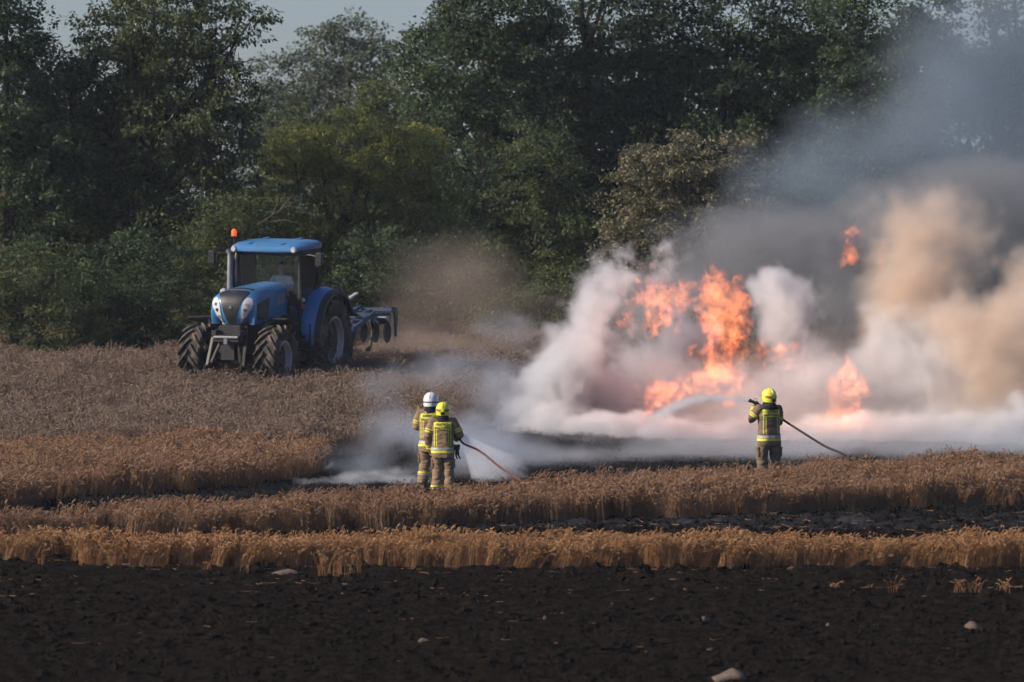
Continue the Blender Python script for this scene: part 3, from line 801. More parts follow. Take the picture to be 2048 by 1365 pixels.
def wheel(parent, x, y, rad, width, rim_r, side, nl):
    w = empty('wheel', (x, y, rad), parent=parent)
    hw = width / 2
    prof = [(-hw * 0.72, rim_r), (-hw * 0.96, rim_r + 0.10), (-hw, rim_r + (rad - rim_r) * 0.5), (-hw * 0.94, rad - 0.11), (-hw * 0.80, rad - 0.075),
            (0, rad - 0.065), (hw * 0.80, rad - 0.075), (hw * 0.94, rad - 0.11), (hw, rim_r + (rad - rim_r) * 0.5), (hw * 0.96, rim_r + 0.10), (hw * 0.72, rim_r)]
    mb = MB(); mb.lathe(prof, 48, 'X'); mb.build('tyre', tyre_rubber, w); mb = MB()
    for q in range(nl * 2):                        # chevron lugs
        sgn = -1 if q % 2 else 1
        a0 = 2 * math.pi * q / (nl * 2)
        rings = []
        for t in (0.0, 0.33, 0.66, 1.0):
            a = a0 - t * 0.36 * 1.0 / rad          # sweep back towards the shoulder
            xx = sgn * (0.02 + t * (hw * 0.99 - 0.02))
            rt = rad - 0.004 - 0.05 * max(0, t - 0.6) ** 1.5 * 2
            rb = rad - 0.085 - 0.10 * max(0, t - 0.66)
            da = 0.026 / rad; db = 0.04 / rad
            rings.append([(xx, rb * math.sin(a - db), rb * math.cos(a - db)), (xx, rt * math.sin(a - da), rt * math.cos(a - da)),
                          (xx, rt * math.sin(a + da), rt * math.cos(a + da)), (xx, rb * math.sin(a + db), rb * math.cos(a + db))])
        mb.loft([[Vector(v) for v in r_] for r_ in rings])
    tr_ = mb.build('tread', tread_rubber, w); tr_['kind'] = 'stuff'
    rp = [(-hw * 0.74, rim_r + 0.02), (-hw * 0.76, rim_r - 0.02), (-hw * 0.62, rim_r - 0.035), (-hw * 0.45, rim_r - 0.03), (-hw * 0.30, rim_r - 0.055), (hw * 0.1, rim_r - 0.065), (hw * 0.3, rim_r - 0.09)]
    m2 = MB(); m2.lathe([(-a if side > 0 else a, b) for a, b in rp], 40, 'X')
    m2.build('rim', rim_paint, w)
    dp = [(-hw * 0.28, rim_r - 0.062), (-hw * 0.10, rim_r * 0.72), (-hw * 0.16, rim_r * 0.5), (hw * 0.0, rim_r * 0.40), (hw * 0.0, 0.02)]
    m2 = MB(); m2.lathe([(-a if side > 0 else a, b) for a, b in dp], 40, 'X')
    m2.build('wheel_disc', disc_paint, w)
    m3 = MB(); m3.lathe([(side * hw * 0.35, 0.0), (side * hw * 0.35, 0.10), (side * hw * 0.1, 0.13), (-side * hw * 0.02, 0.13)], 20, 'X')
    for q in range(8):
        a = 2 * math.pi * q / 8
        m3.lathe([(side * hw * 0.26, 0.0), (side * hw * 0.26, 0.022), (side * hw * 0.02, 0.022)], 6, 'X', (0, 0.2 * math.cos(a), 0.2 * math.sin(a)))
    m3.build('hub', dark_metal, w)
    return w
for sx in (-1, 1):
    wheel(tractor, sx * 0.94, 0.0, 1.02, 0.58, 0.55, sx, 20)
    wheel(tractor, sx * 0.93, -3.0, 0.80, 0.54, 0.42, sx, 17)

# ---- hood: a spine from the nose bottom over the top to the cab
HST = [(-3.36, 1.60, .33), (-3.44, 1.74, .42), (-3.47, 1.95, .49), (-3.43, 2.14, .515), (-3.31, 2.29, .52), (-3.1, 2.355, .515), (-2.6, 2.40, .49), (-2.0, 2.42, .46), (-1.2, 2.44, .43)]
def hood_pt(u, t, off=0.0):
    t = max(0.0, min(0.9999, t)) * (len(HST) - 1); i = int(t); k = t - i
    def cr(j):
        p0, p1, p2, p3 = (HST[max(0, min(len(HST) - 1, i + q))][j] for q in (-1, 0, 1, 2))
        return 0.5 * (2 * p1 + (p2 - p0) * k + (2 * p0 - 5 * p1 + 4 * p2 - p3) * k * k + (3 * p1 - p0 - 3 * p2 + p3) * k ** 3)
    y, z, w = cr(0), cr(1), cr(2)
    a, b_ = HST[max(0, i - (k < .01))], HST[min(len(HST) - 1, i + 1)]
    ty, tz = b_[0] - a[0], b_[1] - a[1]; l = math.hypot(ty, tz) or 1
    n = Vector((0, -tz / l, ty / l))
    crown = 0.14 * abs(u) ** 3.2
    return Vector((w * u, y, z)) + n * (off - crown)
def hood_patch(poly_fn, nu, nv, off, name, mat, parent, thick=0.012):
    """poly_fn(a, b) -> (u, t) for a, b in 0..1"""
    top = [[hood_pt(*poly_fn(a / nu, b_ / nv), off) for a in range(nu + 1)] for b_ in range(nv + 1)]
    low = [[hood_pt(*poly_fn(a / nu, b_ / nv), off - thick) for a in range(nu + 1)] for b_ in range(nv + 1)]
    mb = MB(); n = nu + 1
    vs = [v for r_ in top for v in r_] + [v for r_ in low for v in r_]
    K = n * (nv + 1); fs = []
    for j in range(nv):
        for i in range(nu):
            q = j * n + i
            fs.append((q, q + 1, q + 1 + n, q + n)); fs.append((K + q, K + q + n, K + q + n + 1, K + q + 1))
    ring = [i for i in range(n)] + [j * n + nu for j in range(1, nv + 1)] + [nv * n + i for i in range(nu - 1, -1, -1)] + [j * n for j in range(nv - 1, 0, -1)]
    for i in range(len(ring)):
        a, b_ = ring[i], ring[(i + 1) % len(ring)]
        fs.append((a, K + a, K + b_, b_))
    mb.add(vs, fs)
    return mb.build(name, mat, parent)
mb = MB(); NU, NT = 14, 40
rows_ = [[hood_pt(-1 + 2 * i / NU, j / NT) for i in range(NU + 1)] for j in range(NT + 1)]
vs = [v for r_ in rows_ for v in r_]; n = NU + 1
fs = [(j * n + i, j * n + i + 1, (j + 1) * n + i + 1, (j + 1) * n + i) for j in range(NT) for i in range(NU)]
mb.add(vs, fs)
for sx in (0, NU):                                   # the sides fall from the edge of the top
    sgn = -1 if sx == 0 else 1
    top = [rows_[j][sx] for j in range(0, NT + 1, 2)]
    bot = []
    for p in top:
        zb = 1.60 + 0.10 * max(0, min(1, (p.y + 3.3) / 2.1))
        bot.append(Vector((p.x + sgn * 0.012, max(p.y, -3.34), min(zb, p.z - 0.01))))
    midp = [(a + b_) / 2 + Vector((sgn * 0.03, 0, 0)) for a, b_ in zip(top, bot)]
    mb.loft([top, midp, bot], caps=False, closed=False)
hood = mb.build('hood', paint_blue, tractor)
hood_patch(lambda a, b: ((2 * a - 1) * (0.24 + 0.42 * min(1, b * 1.25) ** 1.4), 0.02 + b * 0.60), 10, 26, 0.010, 'grille_panel', black_plastic, hood)
hood_patch(lambda a, b: ((2 * a - 1) * 0.62, 0.67 + b * 0.035), 8, 3, 0.008, 'air_slot', black_plastic, hood)
for sgn in (-1, 1):
    def hl(a, b, sgn=sgn):
        # tall leaf-shaped lamp, narrow at the top, leaning outwards
        wdt = 0.205 * math.sin(math.pi * (0.10 + 0.86 * (1 - b) ** 0.75)) + 0.01
        cu = 0.62 + 0.19 * b ** 0.8
        return (sgn * (cu + (2 * a - 1) * wdt), 0.05 + b * 0.40)
    lamp = hood_patch(hl, 6, 16, 0.016, 'headlight', lamp_glass, hood, 0.02)
    for t, u in ((0.15, 0.66), (0.235, 0.70), (0.32, 0.74)):
        c = hood_pt(sgn * u, t, 0.018); q = MB(); q.lathe([(-0.012, 0.0), (-0.014, 0.034), (0.006, 0.04)], 14, 'Y', c)
        q.build('reflector', dark_metal if t > 0.2 and t < 0.3 else grey_metal, lamp)
q = MB(); c = hood_pt(0, 0.27, 0.02); q.lathe([(-0.012, 0.0), (-0.01, 0.04), (0.01, 0.046)], 18, 'Y', c)
q.build('badge', chrome, hood)
q = MB()                                             # leaf emblem pressed into the black panel
for k in (-1, 0, 1):
    a = hood_pt(0.10 * k - 0.05, 0.52, 0.014); b_ = hood_pt(0.10 * k + 0.06, 0.58, 0.014)
    q.bar(a, b_, 0.018, 0.006)
q.build('emblem', grey_metal, hood)
for sgn in (-1, 1):
    q = MB(); x = sgn * 0.552
    q.prism([(-3.26, 1.72), (-2.62, 1.70), (-2.50, 2.16), (-3.18, 2.06)], x, x + sgn * 0.016)
    q.build('side_grille', black_plastic, hood)
    q = MB()
    for k, (y0, wd) in enumerate([(-1.95, .10), (-1.80, .05), (-1.70, .16), (-1.48, .06)]):
        q.prism([(y0, 1.92 + .02 * k), (y0 + wd, 1.93 + .02 * k), (y0 + wd + .06, 2.16 + .02 * k), (y0 + .06, 2.15 + .02 * k)], sgn * 0.49, sgn * 0.503)
    q.build('side_decal', paint_worn, hood)

# ---- chassis, front axle and linkage
q = MB(); q.box((0, -2.1, 1.25), (0.72, 2.5, 0.62)); q.box((0, -3.25, 1.38), (0.52, 0.5, 0.42)); q.box((0, -0.2, 1.05), (0.9, 1.6, 0.7)); q.bar((-0.72, -3.0, 0.8), (0.72, -3.0, 0.8), 0.26, 0.24)
for sx in (-1, 1): q.tube([(sx * 0.5, -3, 0.8), (sx * 0.78, -3, 0.8)], 0.2, 12)
q.tube([(-0.9, 0, 1.02), (0.9, 0, 1.02)], 0.18, 14)
q.build('chassis', dark_metal, tractor, bevel=0.02)
q = MB(); q.box((0, -3.62, 1.30), (0.62, 0.22, 0.16)); q.box((0, -3.56, 1.05), (0.34, 0.18, 0.5)); q.box((-0.30, -3.60, 1.42), (0.12, 0.3, 0.12)); q.box((0.30, -3.60, 1.42), (0.12, 0.3, 0.12))
for sx in (-1, 1):
    q.bar((sx * 0.40, -3.5, 1.30), (sx * 0.44, -3.78, 0.62), 0.08, 0.12); q.bar((sx * 0.36, -3.45, 0.75), (sx * 0.44, -3.95, 0.60), 0.07, 0.14)
    q.tube([(sx * 0.22, -3.55, 1.2), (sx * 0.36, -3.75, 0.75)], 0.035, 8)
q.build('front_linkage', dark_metal, tractor, bevel=0.012)
q = MB(); q.tube([(-0.30, -3.74, 1.33), (0.30, -3.74, 1.33)], 0.035, 8); q.box((0, -3.74, 1.24), (0.10, 0.06, 0.14)); q.build('tow_bar', grey_metal, tractor, bevel=0.008)
for sx in (-1, 1):                                    # thin black mudguards over the front wheels
    rings = []
    for k in range(13):
        a = R(-6 + 72 * k / 12); rr_ = 0.93
        y = -3.0 + rr_ * math.sin(a); z = 0.80 + rr_ * math.cos(a) + 0.03
        rings.append([Vector((sx * 0.66, y, z)), Vector((sx * 1.19, y, z - 0.02)), Vector((sx * 1.19, y, z - 0.045)), Vector((sx * 0.66, y, z - 0.025))])
    q = MB(); q.loft(rings); q.bar((sx * 0.62, -3.0, 1.2), (sx * 0.72, -3.0, 1.70), 0.06); q.build('front_mudguard', black_plastic, tractor)
# ---- rear fenders
for sx in (-1, 1):
    rings = []
    for k in range(19):
        a = R(-88 + 150 * k / 18)
        r1 = 1.235 if a < 0.5 else 1.235 + 0.02 * a
        y = r1 * math.sin(a); z = 1.02 + r1 * math.cos(a)
        xi = 0.60; xo = 1.10
        r2 = r1 - 0.07
        y2 = r2 * math.sin(a); z2 = 1.02 + r2 * math.cos(a)
        rings.append([Vector((sx * xi, y, z)), Vector((sx * (xi + 0.30), y, z + 0.01)), Vector((sx * xo, y * 0.985, z - 0.05)), Vector((sx * (xo + 0.005), y2, z2 - 0.06)), Vector((sx * xi, y2, z2))])
    q = MB(); q.loft(rings); fd = q.build('rear_fender', paint_blue, tractor)
    rings = []
    for k in range(19):
        a = R(-84 + 146 * k / 18); r1, r2 = 1.19, 1.08
        rings.append([Vector((sx * 1.10, r1 * math.sin(a), 1.02 + r1 * math.cos(a))), Vector((sx * 1.24, r1 * math.sin(a) * .98, 1.02 + r1 * math.cos(a) * .98)),
                      Vector((sx * 1.24, r2 * math.sin(a), 1.02 + r2 * math.cos(a))), Vector((sx * 1.10, r2 * math.sin(a), 1.02 + r2 * math.cos(a)))])
    q = MB(); q.loft(rings); q.build('fender_flare', black_plastic, fd)
    q = MB(); q.prism([(-1.2, 1.0), (-1.18, 1.35), (-0.55, 2.06), (0.3, 2.2), (0.7, 1.9), (0.7, 1.0)], sx * 0.55, sx * 0.598); q.build('fender_side', black_plastic, fd)
    for zz, mt in ((2.02, lamp_glass), (1.88, amber_dull)):
        q = MB(); q.lathe([(-0.05, 0.0), (-0.05, 0.05), (0.0, 0.062), (0.05, 0.05)], 16, 'Y', (sx * 0.80, -1.12, zz)); q.bar((sx * 0.80, -1.10, zz), (sx * 0.72, -0.9, zz - 0.05), 0.03)
        q.build('marker_lamp', mt, tractor)
# ---- cab
cab = empty('cab', (0, 0, 0), parent=tractor)
YF, YB = -1.28, -0.12
q = MB(); q.box((0, -0.62, 1.42), (1.50, 1.25, 0.14)); q.box((0, -0.05, 1.58), (1.4, 0.22, 0.36)); q.build('floor', black_plastic, cab, bevel=0.02)
corner = {}
for sx in (-1, 1):
    A0, A1 = Vector((sx * 0.76, YF + 0.02, 1.50)), Vector((sx * 0.78, YF + 0.06, 3.12))
    B0, B1 = Vector((sx * 0.78, -0.62, 1.52)), Vector((sx * 0.80, -0.60, 3.12))
    C0, C1 = Vector((sx * 0.77, YB, 1.70)), Vector((sx * 0.79, YB - 0.02, 3.12))
    corner[sx] = (A0, A1, B0, B1, C0, C1)
    for a, b_, w in ((A0, A1, 0.085), (C0, C1, 0.07)):
        q = MB(); q.tube([a, a.lerp(b_, 0.5) + Vector((sx * 0.025, 0, 0)), b_], [w * .6, w * .55, w * .6], 8); q.build('pillar', black_plastic, cab)
    q = MB(); q.tube([A0, B0, C0], 0.04, 6); q.tube([A1, B1, C1], 0.05, 6); q.build('door_frame', black_plastic, cab)
    q = MB(); q.tube([C0 + Vector((sx * 0.02, 0.02, 0.4)), C1 + Vector((sx * 0.02, 0.0, -0.1))], 0.02, 6); q.build('grab_rail', grey_metal, cab)
    e = Vector((sx * 0.006, 0, 0))
    q = MB(); q.add([A0, C0, C1, A1, A0 + e, C0 + e, C1 + e, A1 + e], [(0, 1, 2, 3), (7, 6, 5, 4), (0, 4, 5, 1), (1, 5, 6, 2), (2, 6, 7, 3), (3, 7, 4, 0)]); q.build('door_glass', cab_glass, cab)
    q = MB(); q.bar(C0 + Vector((sx * 0.03, -0.03, 0.55)), C0 + Vector((sx * 0.03, -0.22, 0.55)), 0.05, 0.09); q.build('door_handle', black_plastic, cab)
def pane(name, a, b_, c, d_, th):
    q = MB(); t = Vector(th); q.add([a, b_, c, d_, a + t, b_ + t, c + t, d_ + t], [(0, 1, 2, 3), (7, 6, 5, 4), (0, 4, 5, 1), (1, 5, 6, 2), (2, 6, 7, 3), (3, 7, 4, 0)])
    return q.build(name, cab_glass, cab)
pane('windscreen', corner[-1][0], corner[1][0], corner[1][1], corner[-1][1], (0, -0.006, 0))
pane('rear_window', corner[-1][4] + Vector((0, .01, .2)), corner[1][4] + Vector((0, .01, .2)), corner[1][5], corner[-1][5], (0, 0.006, 0))
q = MB(); q.tube([corner[-1][1], corner[1][1]], 0.06, 8); q.box((0, YF + 0.10, 3.10), (1.54, 0.22, 0.12)); q.tube([corner[-1][5], corner[1][5]], 0.05, 8); q.build('header', black_plastic, cab, bevel=0.015)
q = MB(); q.tube([(0.12, YF - 0.02, 1.75), (0.05, YF - 0.03, 2.6), (-0.28, YF - 0.02, 2.95)], 0.012, 5); q.build('wiper', black_plastic, cab)
# roof: rounded slab, lifted in the middle
rings = []
for (y, w, zt, zb) in [(-1.52, 0.62, 3.18, 3.14), (-1.50, 0.74, 3.25, 3.12), (-1.40, 0.80, 3.31, 3.11), (-1.1, 0.83, 3.36, 3.11), (-0.6, 0.83, 3.38, 3.11), (-0.15, 0.82, 3.37, 3.11), (0.04, 0.79, 3.33, 3.12), (0.12, 0.70, 3.26, 3.15)]:
    h = zt - zb; rg = []
    for k in range(20):
        a = 2 * math.pi * k / 20; ca, sa = math.cos(a), math.sin(a)
        rg.append(Vector(((w + .04) * math.copysign(abs(ca) ** 0.35, ca), y, (zt + zb) / 2 + h / 2 * math.copysign(abs(sa) ** 0.6, sa))))
    rings.append(rg)
q = MB(); q.loft(rings); roof = q.build('roof', paint_blue, cab)
q = MB()
for sx in (-1, 1): q.bar((sx * 0.40, -1.42, 3.315), (sx * 0.42, -0.2, 3.39), 0.10, 0.03)
q.build('roof_rib', paint_blue, roof, bevel=0.01)
for sx in (-1, 1):
    q = MB(); q.lathe([(-0.05, 0), (-0.05, 0.055), (0.0, 0.075), (0.06, 0.06)], 16, 'Y', (sx * 0.74, -1.50, 3.19)); q.build('work_lamp', lamp_glass, roof)
q = MB(); q.tube([(-0.87, -1.15, 3.15), (-0.88, -1.15, 3.46)], 0.02, 8); q.lathe([(3.44, 0.055), (3.47, 0.06)], 14, 'Z', (-0.88, -1.15, 0)); bs = q.build('beacon_stem', black_plastic, cab)
q = MB(); q.lathe([(3.465, 0.0), (3.465, 0.062), (3.56, 0.064), (3.61, 0.052), (3.63, 0.02), (3.63, 0.0)], 18, 'Z', (-0.88, -1.15, 0)); q.build('beacon', amber, cab)
for sx in (-1, 1):
    q = MB(); q.tube([(sx * 0.74, -1.24, 3.06), (sx * 1.10, -1.36, 3.08), (sx * 1.30, -1.40, 3.04)], 0.02, 7)
    am = q.build('mirror_arm', black_plastic, cab)
    q = MB(); q.box((sx * 1.33, -1.40, 2.98), (0.20, 0.09, 0.34)); q.build('mirror_housing', black_plastic, am, bevel=0.035, seg=3)
    q = MB(); q.box((sx * 1.33, -1.345, 2.98), (0.16, 0.006, 0.28)); q.build('mirror_glass', chrome, am)
# exhaust and air intake beside the windscreen
q = MB(); q.tube([(-0.80, -1.55, 1.75), (-0.82, -1.55, 2.3), (-0.84, -1.50, 2.95), (-0.86, -1.46, 3.08), (-0.92, -1.48, 3.17)], [0.075, 0.075, 0.06, 0.055, 0.05], 12); q.build('exhaust_pipe', grey_metal, tractor)
q = MB(); q.tube([(-0.70, -1.42, 1.8), (-0.70, -1.42, 2.6), (-0.72, -1.38, 2.98), (-0.70, -1.34, 3.12)], [0.10, 0.10, 0.085, 0.06], 12); q.build('exhaust_shroud', black_plastic, tractor)
for zz in (2.05, 2.22):
    q = MB(); q.lathe([(-0.05, 0), (-0.05, 0.06), (0.03, 0.075), (0.06, 0.05)], 14, 'Y', (-0.96, -1.62, zz)); q.bar((-0.95, -1.58, zz), (-0.72, -1.5, zz - 0.05), 0.03); q.build('side_lamp', lamp_glass, tractor)
# inside: seat, wheel, console
q = MB(); q.box((0, -0.42, 1.90), (0.52, 0.50, 0.14)); q.box((0, -0.20, 2.25), (0.50, 0.12, 0.66), Matrix.Rotation(R(-8), 3, 'X')); q.box((0, -0.42, 1.72), (0.3, 0.3, 0.25)); q.build('seat', seat_cloth, cab, bevel=0.04, seg=3)
q = MB(); q.box((0, -1.05, 1.85), (0.30, 0.22, 0.55)); q.box((-0.38, -0.6, 1.95), (0.12, 0.5, 0.30)); q.box((0.42, -0.45, 1.95), (0.14, 0.5, 0.34)); q.build('console', black_plastic, cab, bevel=0.03)
q = MB(); tc_ = Vector((0.0, -0.92, 2.20)); pts = []
for k in range(25):
    a = 2 * math.pi * k / 24
    pts.append(tc_ + Vector((0.20 * math.cos(a), 0.20 * math.sin(a) * 0.80, 0.20 * math.sin(a) * 0.55)))
q.tube(pts, 0.014, 6, caps=False); q.tube([tc_ - Vector((0.19, 0, 0)), tc_ + Vector((0.19, 0, 0))], 0.012, 5); q.tube([tc_, (0, -1.05, 2.05)], 0.025, 6); q.build('steering_wheel', black_plastic, cab)
# steps and tank on both sides
for sx in (-1, 1):
    q = MB(); q.box((sx * 0.62, -1.35, 1.15), (0.42, 0.8, 0.42)); q.build('fuel_tank', black_plastic, tractor, bevel=0.06, seg=3)
    q = MB()
    for k in range(3): q.box((sx * 0.98, -1.55, 0.62 + 0.3 * k), (0.26, 0.34, 0.035))
    q.bar((sx * 1.10, -1.40, 0.6), (sx * 1.10, -1.40, 1.5), 0.03); q.bar((sx * 0.86, -1.40, 0.6), (sx * 0.86, -1.40, 1.5), 0.03)
    q.build('steps', dark_metal, tractor)
    q = MB(); q.tube([(sx * 0.80, -1.25, 1.5), (sx * 0.82, -1.30, 2.2), (sx * 0.80, -1.22, 2.35)], 0.014, 6); q.build('handrail', black_plastic, tractor)

# ================================================================== cultivator carried behind the tractor
cult = empty('cultivator', tractor.matrix_world @ Vector((0, 0, 0)) if False else (TX, TY, gz(TX, TY)))
cult.rotation_euler = TROT.to_euler()
tag(cult, 'dark blue raised cultivator with tines and discs behind the tractor', 'cultivator')
def beam(name, a, b_, w, h, mat=paint_implement):
    q = MB(); q.bar(a, b_, w, h); return q.build(name, mat, cult, bevel=0.012)
Zf = lambda y: 1.16 + (y - 1.6) * 0.21
for y in (1.6, 2.2, 2.85): beam('cross_beam', (-0.95, y, Zf(y)), (0.95, y, Zf(y)), 0.09, 0.09)
for sx in (-1, 1):
    beam('side_beam', (sx * 0.97, 1.55, Zf(1.55)), (sx * 0.97, 2.95, Zf(2.95)), 0.07, 0.11)
    beam('rear_arm', (sx * 0.70, 2.9, Zf(2.9)), (sx * 0.70, 3.45, 1.46), 0.08, 0.10)
    beam('headstock_post', (sx * 0.28, 1.55, 1.2), (sx * 0.16, 1.75, 1.95), 0.09, 0.12, paint_worn)
    beam('headstock_stay', (sx * 0.16, 1.78, 1.92), (sx * 0.50, 2.8, 1.45), 0.06, 0.08, paint_worn)
    beam('lift_arm', (sx * 0.42, 0.5, 0.95), (sx * 0.46, 1.55, 1.10), 0.06, 0.10, dark_metal)
beam('headstock_head', (-0.2, 1.76, 1.95), (0.2, 1.76, 1.95), 0.14, 0.12, paint_worn)
beam('upright_strut', (0.62, 2.0, 1.3), (0.60, 2.1, 1.75), 0.06, 0.06, paint_worn)
beam('slanted_plate', (0.35, 1.7, 1.55), (0.72, 2.5, 1.95), 0.14, 0.05, paint_worn)
for y in (1.9, 2.5): beam('cross_beam', (-0.95, y, Zf(y) + 0.02), (0.95, y, Zf(y) + 0.02), 0.06, 0.06)
for x in (-0.45, 0.45): beam('inner_beam', (x, 1.6, Zf(1.6) + 0.1), (x, 3.4, 1.56), 0.06, 0.08)
for sx in (-1, 1): beam('hinge_link', (sx * 1.05, 2.9, 1.42), (sx * 1.18, 3.45, 1.40), 0.05, 0.08)
beam('depth_bar', (-1.2, 3.30, 1.34), (1.2, 3.30, 1.34), 0.05, 0.06, paint_worn)
beam('rear_beam', (-1.25, 3.45, 1.50), (1.25, 3.45, 1.50), 0.11, 0.09)
beam('roller_beam', (-1.15, 3.62, 1.20), (1.15, 3.62, 1.20), 0.08, 0.09)
for sx in (-1, 1):
    q = MB(); q.prism([(3.36, 1.58), (3.62, 1.56), (3.70, 1.42), (3.62, 0.86), (3.54, 0.86), (3.52, 1.3)], sx * 1.25, sx * 1.29); q.build('end_plate', paint_implement, cult, bevel=0.008)
    q = MB(); q.box((sx * 0.95, 3.60, 1.28), (0.34, 0.14, 0.13)); q.build('weight_box', paint_implement, cult, bevel=0.02)
tine_pts = [(0, 0), (0.16, -0.06), (0.24, -0.25), (0.20, -0.48), (0.06, -0.70), (-0.08, -0.80)]
for k, (x, y) in enumerate([(-0.85, 1.6), (-0.3, 1.6), (0.3, 1.6), (0.85, 1.6), (-0.55, 2.2), (0.05, 2.2), (0.62, 2.2), (-0.85, 2.85), (-0.28, 2.85), (0.3, 2.85), (0.88, 2.85)]):
    q = MB(); q.tube([(x, y + a, Zf(y) - 0.05 + b_) for a, b_ in tine_pts], [(0.03, 0.035)] * 4 + [(0.04, 0.05), (0.02, 0.07)], 6); q.build('tine', dark_metal, cult)
for k in range(8):
    x = -1.05 + k * 0.30
    q = MB(); q.lathe([(-0.05, 0.0), (-0.045, 0.10), (0.0, 0.20), (0.02, 0.245), (0.028, 0.245), (0.006, 0.195), (-0.035, 0.10), (-0.04, 0.0)], 20, 'X', (x, 3.55, 0.95))
    dsk = q.build('disc', dark_metal, cult); q = MB(); q.tube([(x - 0.02, 3.50, 0.95), (x - 0.06, 3.62, 1.18)], 0.022, 6); q.build('disc_arm', dark_metal, dsk)
    q = MB(); q.tube([(x + 0.1, 3.5, 1.44), (x + 0.1, 3.42, 1.30), (x + 0.13, 3.5, 1.18), (x + 0.1, 3.6, 1.2)], 0.018, 6); q.build('spring', paint_worn, cult)
# ================================================================== people
def remeshed(name, mb, voxel, mat, parent, smooth=5, fold=0.0, fold_scale=9.0, seed=0, fold_dir=(1, 1, 2.2)):
    """fuse overlapping lofts into one continuous skin"""
    me = bpy.data.meshes.new(name + '_raw'); me.from_pydata(mb.v, [], mb.f)
    bm = bmesh.new(); bm.from_mesh(me); bmesh.ops.recalc_face_normals(bm, faces=bm.faces); bm.to_mesh(me); bm.free()
    tmp = bpy.data.objects.new('tmp', me); COL.objects.link(tmp)
    md = tmp.modifiers.new('r', 'REMESH'); md.mode = 'VOXEL'; md.voxel_size = voxel; md.use_smooth_shade = True
    if smooth:
        sm = tmp.modifiers.new('s', 'SMOOTH'); sm.factor = 0.5; sm.iterations = smooth
    dg = bpy.context.evaluated_depsgraph_get()
    out = bpy.data.meshes.new_from_object(tmp.evaluated_get(dg)); out.name = name
    bpy.data.objects.remove(tmp); bpy.data.meshes.remove(me)
    if fold:
        n = len(out.vertices); co = np.empty(n * 3, np.float32); out.vertices.foreach_get('co', co); co = co.reshape(-1, 3)
        no = np.empty(n * 3, np.float32); out.vertices.foreach_get('normal', no); no = no.reshape(-1, 3)
        a = np.arctan2(co[:, 1], co[:, 0])
        q = fbm(co[:, 0] * fold_scale * fold_dir[0] + seed * 9 + co[:, 1] * fold_scale * fold_dir[1], co[:, 2] * fold_scale * fold_dir[2] + 40 + seed, 3)
        rid = 1 - np.abs(q - 0.45) * 6
        co = co + no * (fold * np.clip(rid, -0.6, 1.0))[:, None]
        out.vertices.foreach_set('co', co.astype(np.float32).ravel())
    out.materials.clear(); out.materials.append(mat)
    out.update()
    return link(name, out, parent)

def ering(c, rx, ry, n=20, p=1.0):
    return [Vector((c[0] + rx * math.copysign(abs(math.cos(2 * math.pi * k / n)) ** p, math.cos(2 * math.pi * k / n)),
                    c[1] + ry * math.copysign(abs(math.sin(2 * math.pi * k / n)) ** p, math.sin(2 * math.pi * k / n)), c[2])) for k in range(n)]

def hand_into(mb, wrist, fwd, side, curl=0.5, k=1.0):
    """palm, four unequal fingers with two bends and a thumb; side = direction of the thumb"""
    w = Vector(wrist); f = Vector(fwd).normalized(); s = Vector(side); s = (s - f * s.dot(f)).normalized(); pn = f.cross(s)
    mb.tube([w - f * 0.03, w + f * 0.02 * k, w + f * 0.06 * k, w + f * 0.095 * k], [(0.027 * k, 0.020 * k), (0.036 * k, 0.018 * k), (0.042 * k, 0.017 * k), (0.040 * k, 0.012 * k)], 10, hint=s)
    for q, (o, ln) in enumerate([(0.030, 0.072), (0.010, 0.082), (-0.010, 0.076), (-0.029, 0.060)]):
        b0 = w + f * 0.088 * k + s * o * k; pts = [b0]; ang = 0.15; p = b0
        for j, fr in enumerate((0.45, 0.32, 0.23)):
            ang += curl * (0.7 + 0.25 * j)
            p = p + (f * math.cos(ang) + pn * math.sin(ang)) * ln * fr * k; pts.append(p)
        mb.tube(pts, [0.0095 * k, 0.0092 * k, 0.0085 * k, 0.0068 * k], 7)
    t0 = w + f * 0.03 * k + s * 0.030 * k
    mb.tube([t0, t0 + (s * 0.75 + f * 0.6 + pn * 0.3).normalized() * 0.034 * k, t0 + (s * 0.55 + f * 0.9 + pn * 0.6).normalized() * 0.062 * k], [0.0125 * k, 0.0105 * k, 0.008 * k], 7)

def arm_pts(j, n=3):
    out = []
    for a, b_ in zip(j[:-1], j[1:]):
        for i in range(n): out.append(Vector(a).lerp(Vector(b_), i / n))
    return out + [Vector(j[-1])]

skin = simple('skin', (0.42, 0.25, 0.18), 0.6, var=0.08, scale=20)
turnout = simple('turnout_cloth', (0.25, 0.175, 0.108), 0.9, var=0.22, scale=9, dirt=(0.10, 0.075, 0.055), dirt_amt=0.35, bump=0.25, spec=0.2)
turnout_dark = simple('turnout_cloth_sooty', (0.19, 0.14, 0.095), 0.9, var=0.22, scale=9, dirt=(0.07, 0.055, 0.045), dirt_amt=0.5, bump=0.25, spec=0.2)
black_cloth = simple('black_cloth', (0.014, 0.015, 0.018), 0.85, var=0.3, scale=12, spec=0.25)
rubber_boot = simple('rubber_boot', (0.03, 0.03, 0.032), 0.6, var=0.3, scale=9, dirt=(0.12, 0.10, 0.08), dirt_amt=0.4)
fluoro = simple('fluoro_yellow', (0.68, 0.66, 0.07), 0.75, var=0.08, scale=20, dirt=(0.3, 0.28, 0.08), dirt_amt=0.3)
silver = simple('silver_tape', (0.40, 0.40, 0.40), 0.45, var=0.08, scale=20, dirt=(0.2, 0.19, 0.18), dirt_amt=0.3)
ink = simple('black_print', (0.02, 0.02, 0.02), 0.8)
